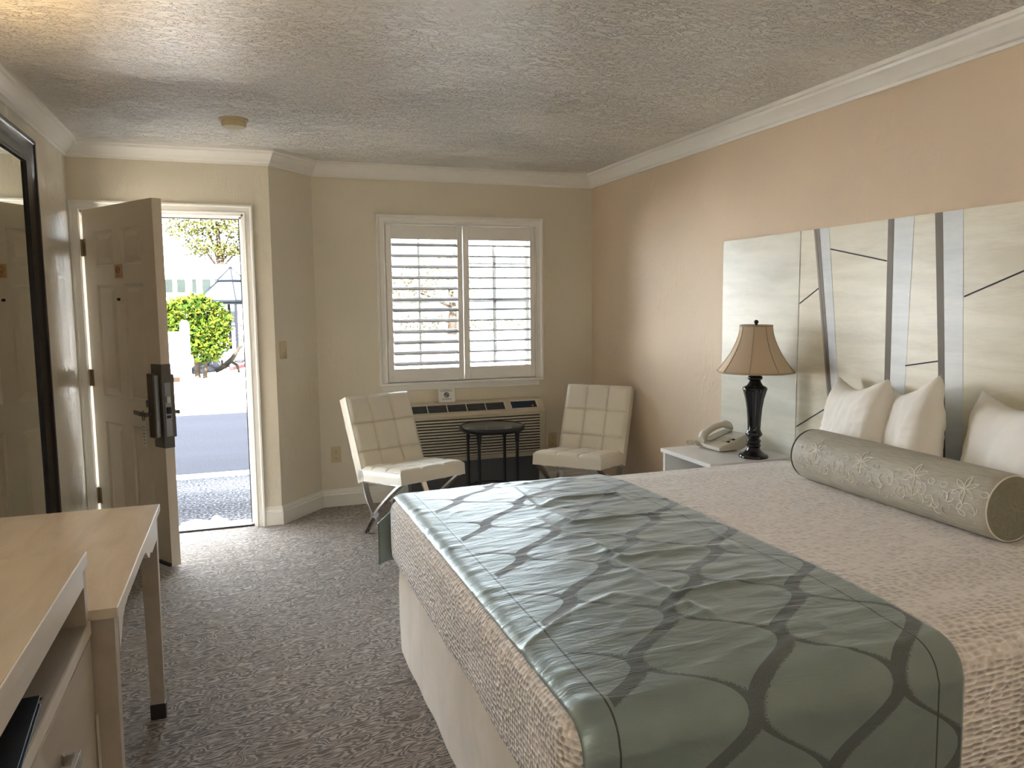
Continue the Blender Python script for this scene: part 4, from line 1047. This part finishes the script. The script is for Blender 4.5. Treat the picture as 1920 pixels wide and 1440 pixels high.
dwd.tube([(-.45, 19.7, .03), (-.46, 19.7, .20)], [.03, .015], 6)
tag(dwd.build('driftwood', M['drift'], smooth=True), 'forked driftwood branch lying in front of the garden rocks', 'driftwood')
MB().prism([(-.32, 20.5), (.5, 23.2), (.60, 23.1), (-.22, 20.45)], 'xy', -.12, -.04).build('red_curb', M['red_curb'], **S)
# far building
fb = thing('motel_building', 'long white two-storey motel building with a pale roof beyond the gazebo', 'building', (0, 46, -.1))
bx(-22, 7.4, 44.6, 52, -.12, 3.25).build('wall', M['white_out'], fb)
MB().prism([(43.6, 3.20), (52, 3.20), (48, 3.9)], 'yz', -22.5, 7.6).build('roof', M['roof_out'], fb)
bx(-22, 7.4, 43.6, 44.6, 1.55, 1.68).build('balcony_floor', M['white_out'], fb)
for k in range(16):
    x = -7.2 + .62*k
    if k % 3 == 2:
        fr_ = bx(x-.10, x+.12, 44.55, 44.6, 1.75, 2.95).build('balcony_door', M['bldg_glass'], fb)
    else:
        fr_ = bx(x-.26, x+.26, 44.52, 44.6, 1.95, 3.0).build('window', M['white_out'], fb)
        bx(x-.21, x+.21, 44.50, 44.52, 2.0, 2.95).build('pane', M['bldg_glass'], fr_)
for k in range(12):
    x = -5 + .9*k; fr_ = bx(x-.3, x+.3, 44.52, 44.6, .3, 1.3).build('window', M['white_out'], fb); bx(x-.25, x+.25, 44.50, 44.52, .35, 1.25).build('pane', M['bldg_glass'], fr_)
# trees
def tree(loc, trunk_h, blobs, leaf, label, lm, grp=None):
    t = thing('tree', label, 'tree', loc, 0, grp); x, y, z = loc
    b = MB().tube([(x, y, z), (x+.1, y, z+trunk_h*.5), (x-.05, y, z+trunk_h)], [.28, .22, .12], 8)
    f = MB()
    for (dx, dy, dz, rx, ry, rz, n) in blobs:
        b.tube([(x, y, z+trunk_h*.55), (x+dx*.5, y+dy*.5, z+trunk_h*.55+(dz-trunk_h*.55)*.6), (x+dx, y+dy, z+dz)], [.10, .06, .02], 6)
        leaves(f, n, (x+dx, y+dy, z+dz), (rx, ry, rz), leaf, .25)
    b.build('trunk', M['bark'], t, smooth=True); f.build('foliage', lm, t)
tree((-1.2, 58, -.1), 7.5, [(-1.1, 0, 5.6, 1.2, 1.2, .7, 420), (.7, 0, 5.5, 1.1, 1.2, .7, 420), (-2.2, 0, 6.9, 1.2, 1.2, .8, 420), (.9, 0, 7.0, 1.3, 1.3, .8, 460), (-.7, 0, 7.0, 1.1, 1.1, .8, 420), (0, 0, 8.4, 2.0, 2, 1.0, 600), (2.0, 0, 6.0, .8, .9, 1.1, 320)], .26, 'tall yellow-green tree rising behind the white building', M['leaf_tree'])
bx(5.2, 9.6, 33, 38, -.11, -.085).build('lawn', M['grass'], **S)
tree((10.6, 40, -.1), 2.6, [(0, 0, 3.0, 2.2, 2, 1.2, 500), (-2.4, 0, 2.4, 1.5, 1.5, 1.0, 400)], .3, 'dry brownish tree seen through the left shutter panel', M['leaf_dry'])
hd_ = thing('hedge', 'low green hedge beyond the lawn seen through the shutters', 'hedge', (12, 42, -.1))
hf = MB()
for k in range(7): leaves(hf, 160, (9.0+1.1*k, 43+.2*k, .45), (.8, .6, .5), .22, .5)
hf.build('foliage', M['leaf_dry'], hd_)

# ------------------------------------------------------------------ light
w = bpy.data.worlds.new('World'); SC.world = w; w.use_nodes = True
bg = w.node_tree.nodes['Background']; bg.inputs[0].default_value = (.80, .90, 1.0, 1); bg.inputs[1].default_value = 3.0
def light(name, typ, loc, rot=(0, 0, 0), **k):
    d = bpy.data.lights.new(name, typ); o = bpy.data.objects.new(name, d); COL.objects.link(o); o.location = loc; o.rotation_euler = rot
    for a, v in k.items(): setattr(d, a, v)
    return o
light('sun', 'SUN', (0, -10, 20), (radians(44), 0, radians(-8)), energy=40, angle=radians(.6), color=(1, .965, .92))
light('wall_sconce_bulb', 'POINT', (XL+.085, 2.62, 2.012), energy=2.6, color=(1, .70, .36), shadow_soft_size=.03)
for nm, loc, sx, sy in (('window_portal', ((WL+WR)/2, YW+.13, (WB+WT)/2), WR-WL, WT-WB), ('door_portal', ((DL+DR)/2, YD+.17, DT/2), DR-DL, DT)):
    p = light(nm, 'AREA', loc, (radians(-90), 0, 0), shape='RECTANGLE', size=sx, size_y=sy, energy=1)
    p.data.cycles.is_portal = True

fl = thing('added_fill_lamp', 'added black torchiere giving fill light, unseen in the rear left of the room', 'floor lamp', (-.58, -1.25, 0))  # unseen lamp added behind the camera to fill the interior
MB().lathe([(.14, 0), (.14, .015), (.12, .025), (.02, .035)], -.58, -1.25, 36).build('base', M['black_metal'], fl, smooth=True, angle=40)
MB().tube([(-.58, -1.25, .03), (-.58, -1.25, 1.66)], .011, 10).build('pole', M['black_metal'], fl, smooth=True)
MB().lathe([(.02, 1.65), (.09, 1.68), (.15, 1.75), (.165, 1.80), (.158, 1.80), (.142, 1.755), (.085, 1.69), (.02, 1.665)], -.58, -1.25, 40).build('bowl_shade', M['white_gloss'], fl, smooth=True, angle=50)
light('added_fill_lamp_bulb', 'AREA', (-.58, -1.25, 1.775), (radians(180), 0, 0), energy=8, color=(1, .95, .90), shape='DISK', size=.2)  # soft upward fill from the added lamp
# ------------------------------------------------------------------ camera and view
yaw, pit, rol, f, h = radians(19.2363), radians(-5.8714), radians(-.5988), 1450.66, 1.4461
F = Vector((sin(yaw)*cos(pit), cos(yaw)*cos(pit), sin(pit))); R = Vector((cos(yaw), -sin(yaw), 0)); Up = R.cross(F)
R2 = R*cos(rol)+Up*sin(rol); U2 = Up*cos(rol)-R*sin(rol)
cam = bpy.data.objects.new('camera', bpy.data.cameras.new('camera')); COL.objects.link(cam)
cam.matrix_world = Matrix(((R2.x, U2.x, -F.x, 0), (R2.y, U2.y, -F.y, 0), (R2.z, U2.z, -F.z, h), (0, 0, 0, 1)))
cam.data.sensor_width = 36; cam.data.lens = f/1920*36; cam.data.clip_start = .02; cam.data.clip_end = 300
SC.camera = cam
SC.view_settings.view_transform = 'Standard'; SC.view_settings.look = 'None'; SC.view_settings.gamma = 1; SC.view_settings.use_curve_mapping = False
SC.view_settings.exposure = 2.75
SC.cycles.use_denoising = True
SC.cycles.max_bounces = 10; SC.cycles.diffuse_bounces = 7; SC.cycles.glossy_bounces = 4; SC.cycles.transparent_max_bounces = 12
SC.cycles.sample_clamp_indirect = 6
SC.cycles.caustics_reflective = False; SC.cycles.caustics_refractive = False
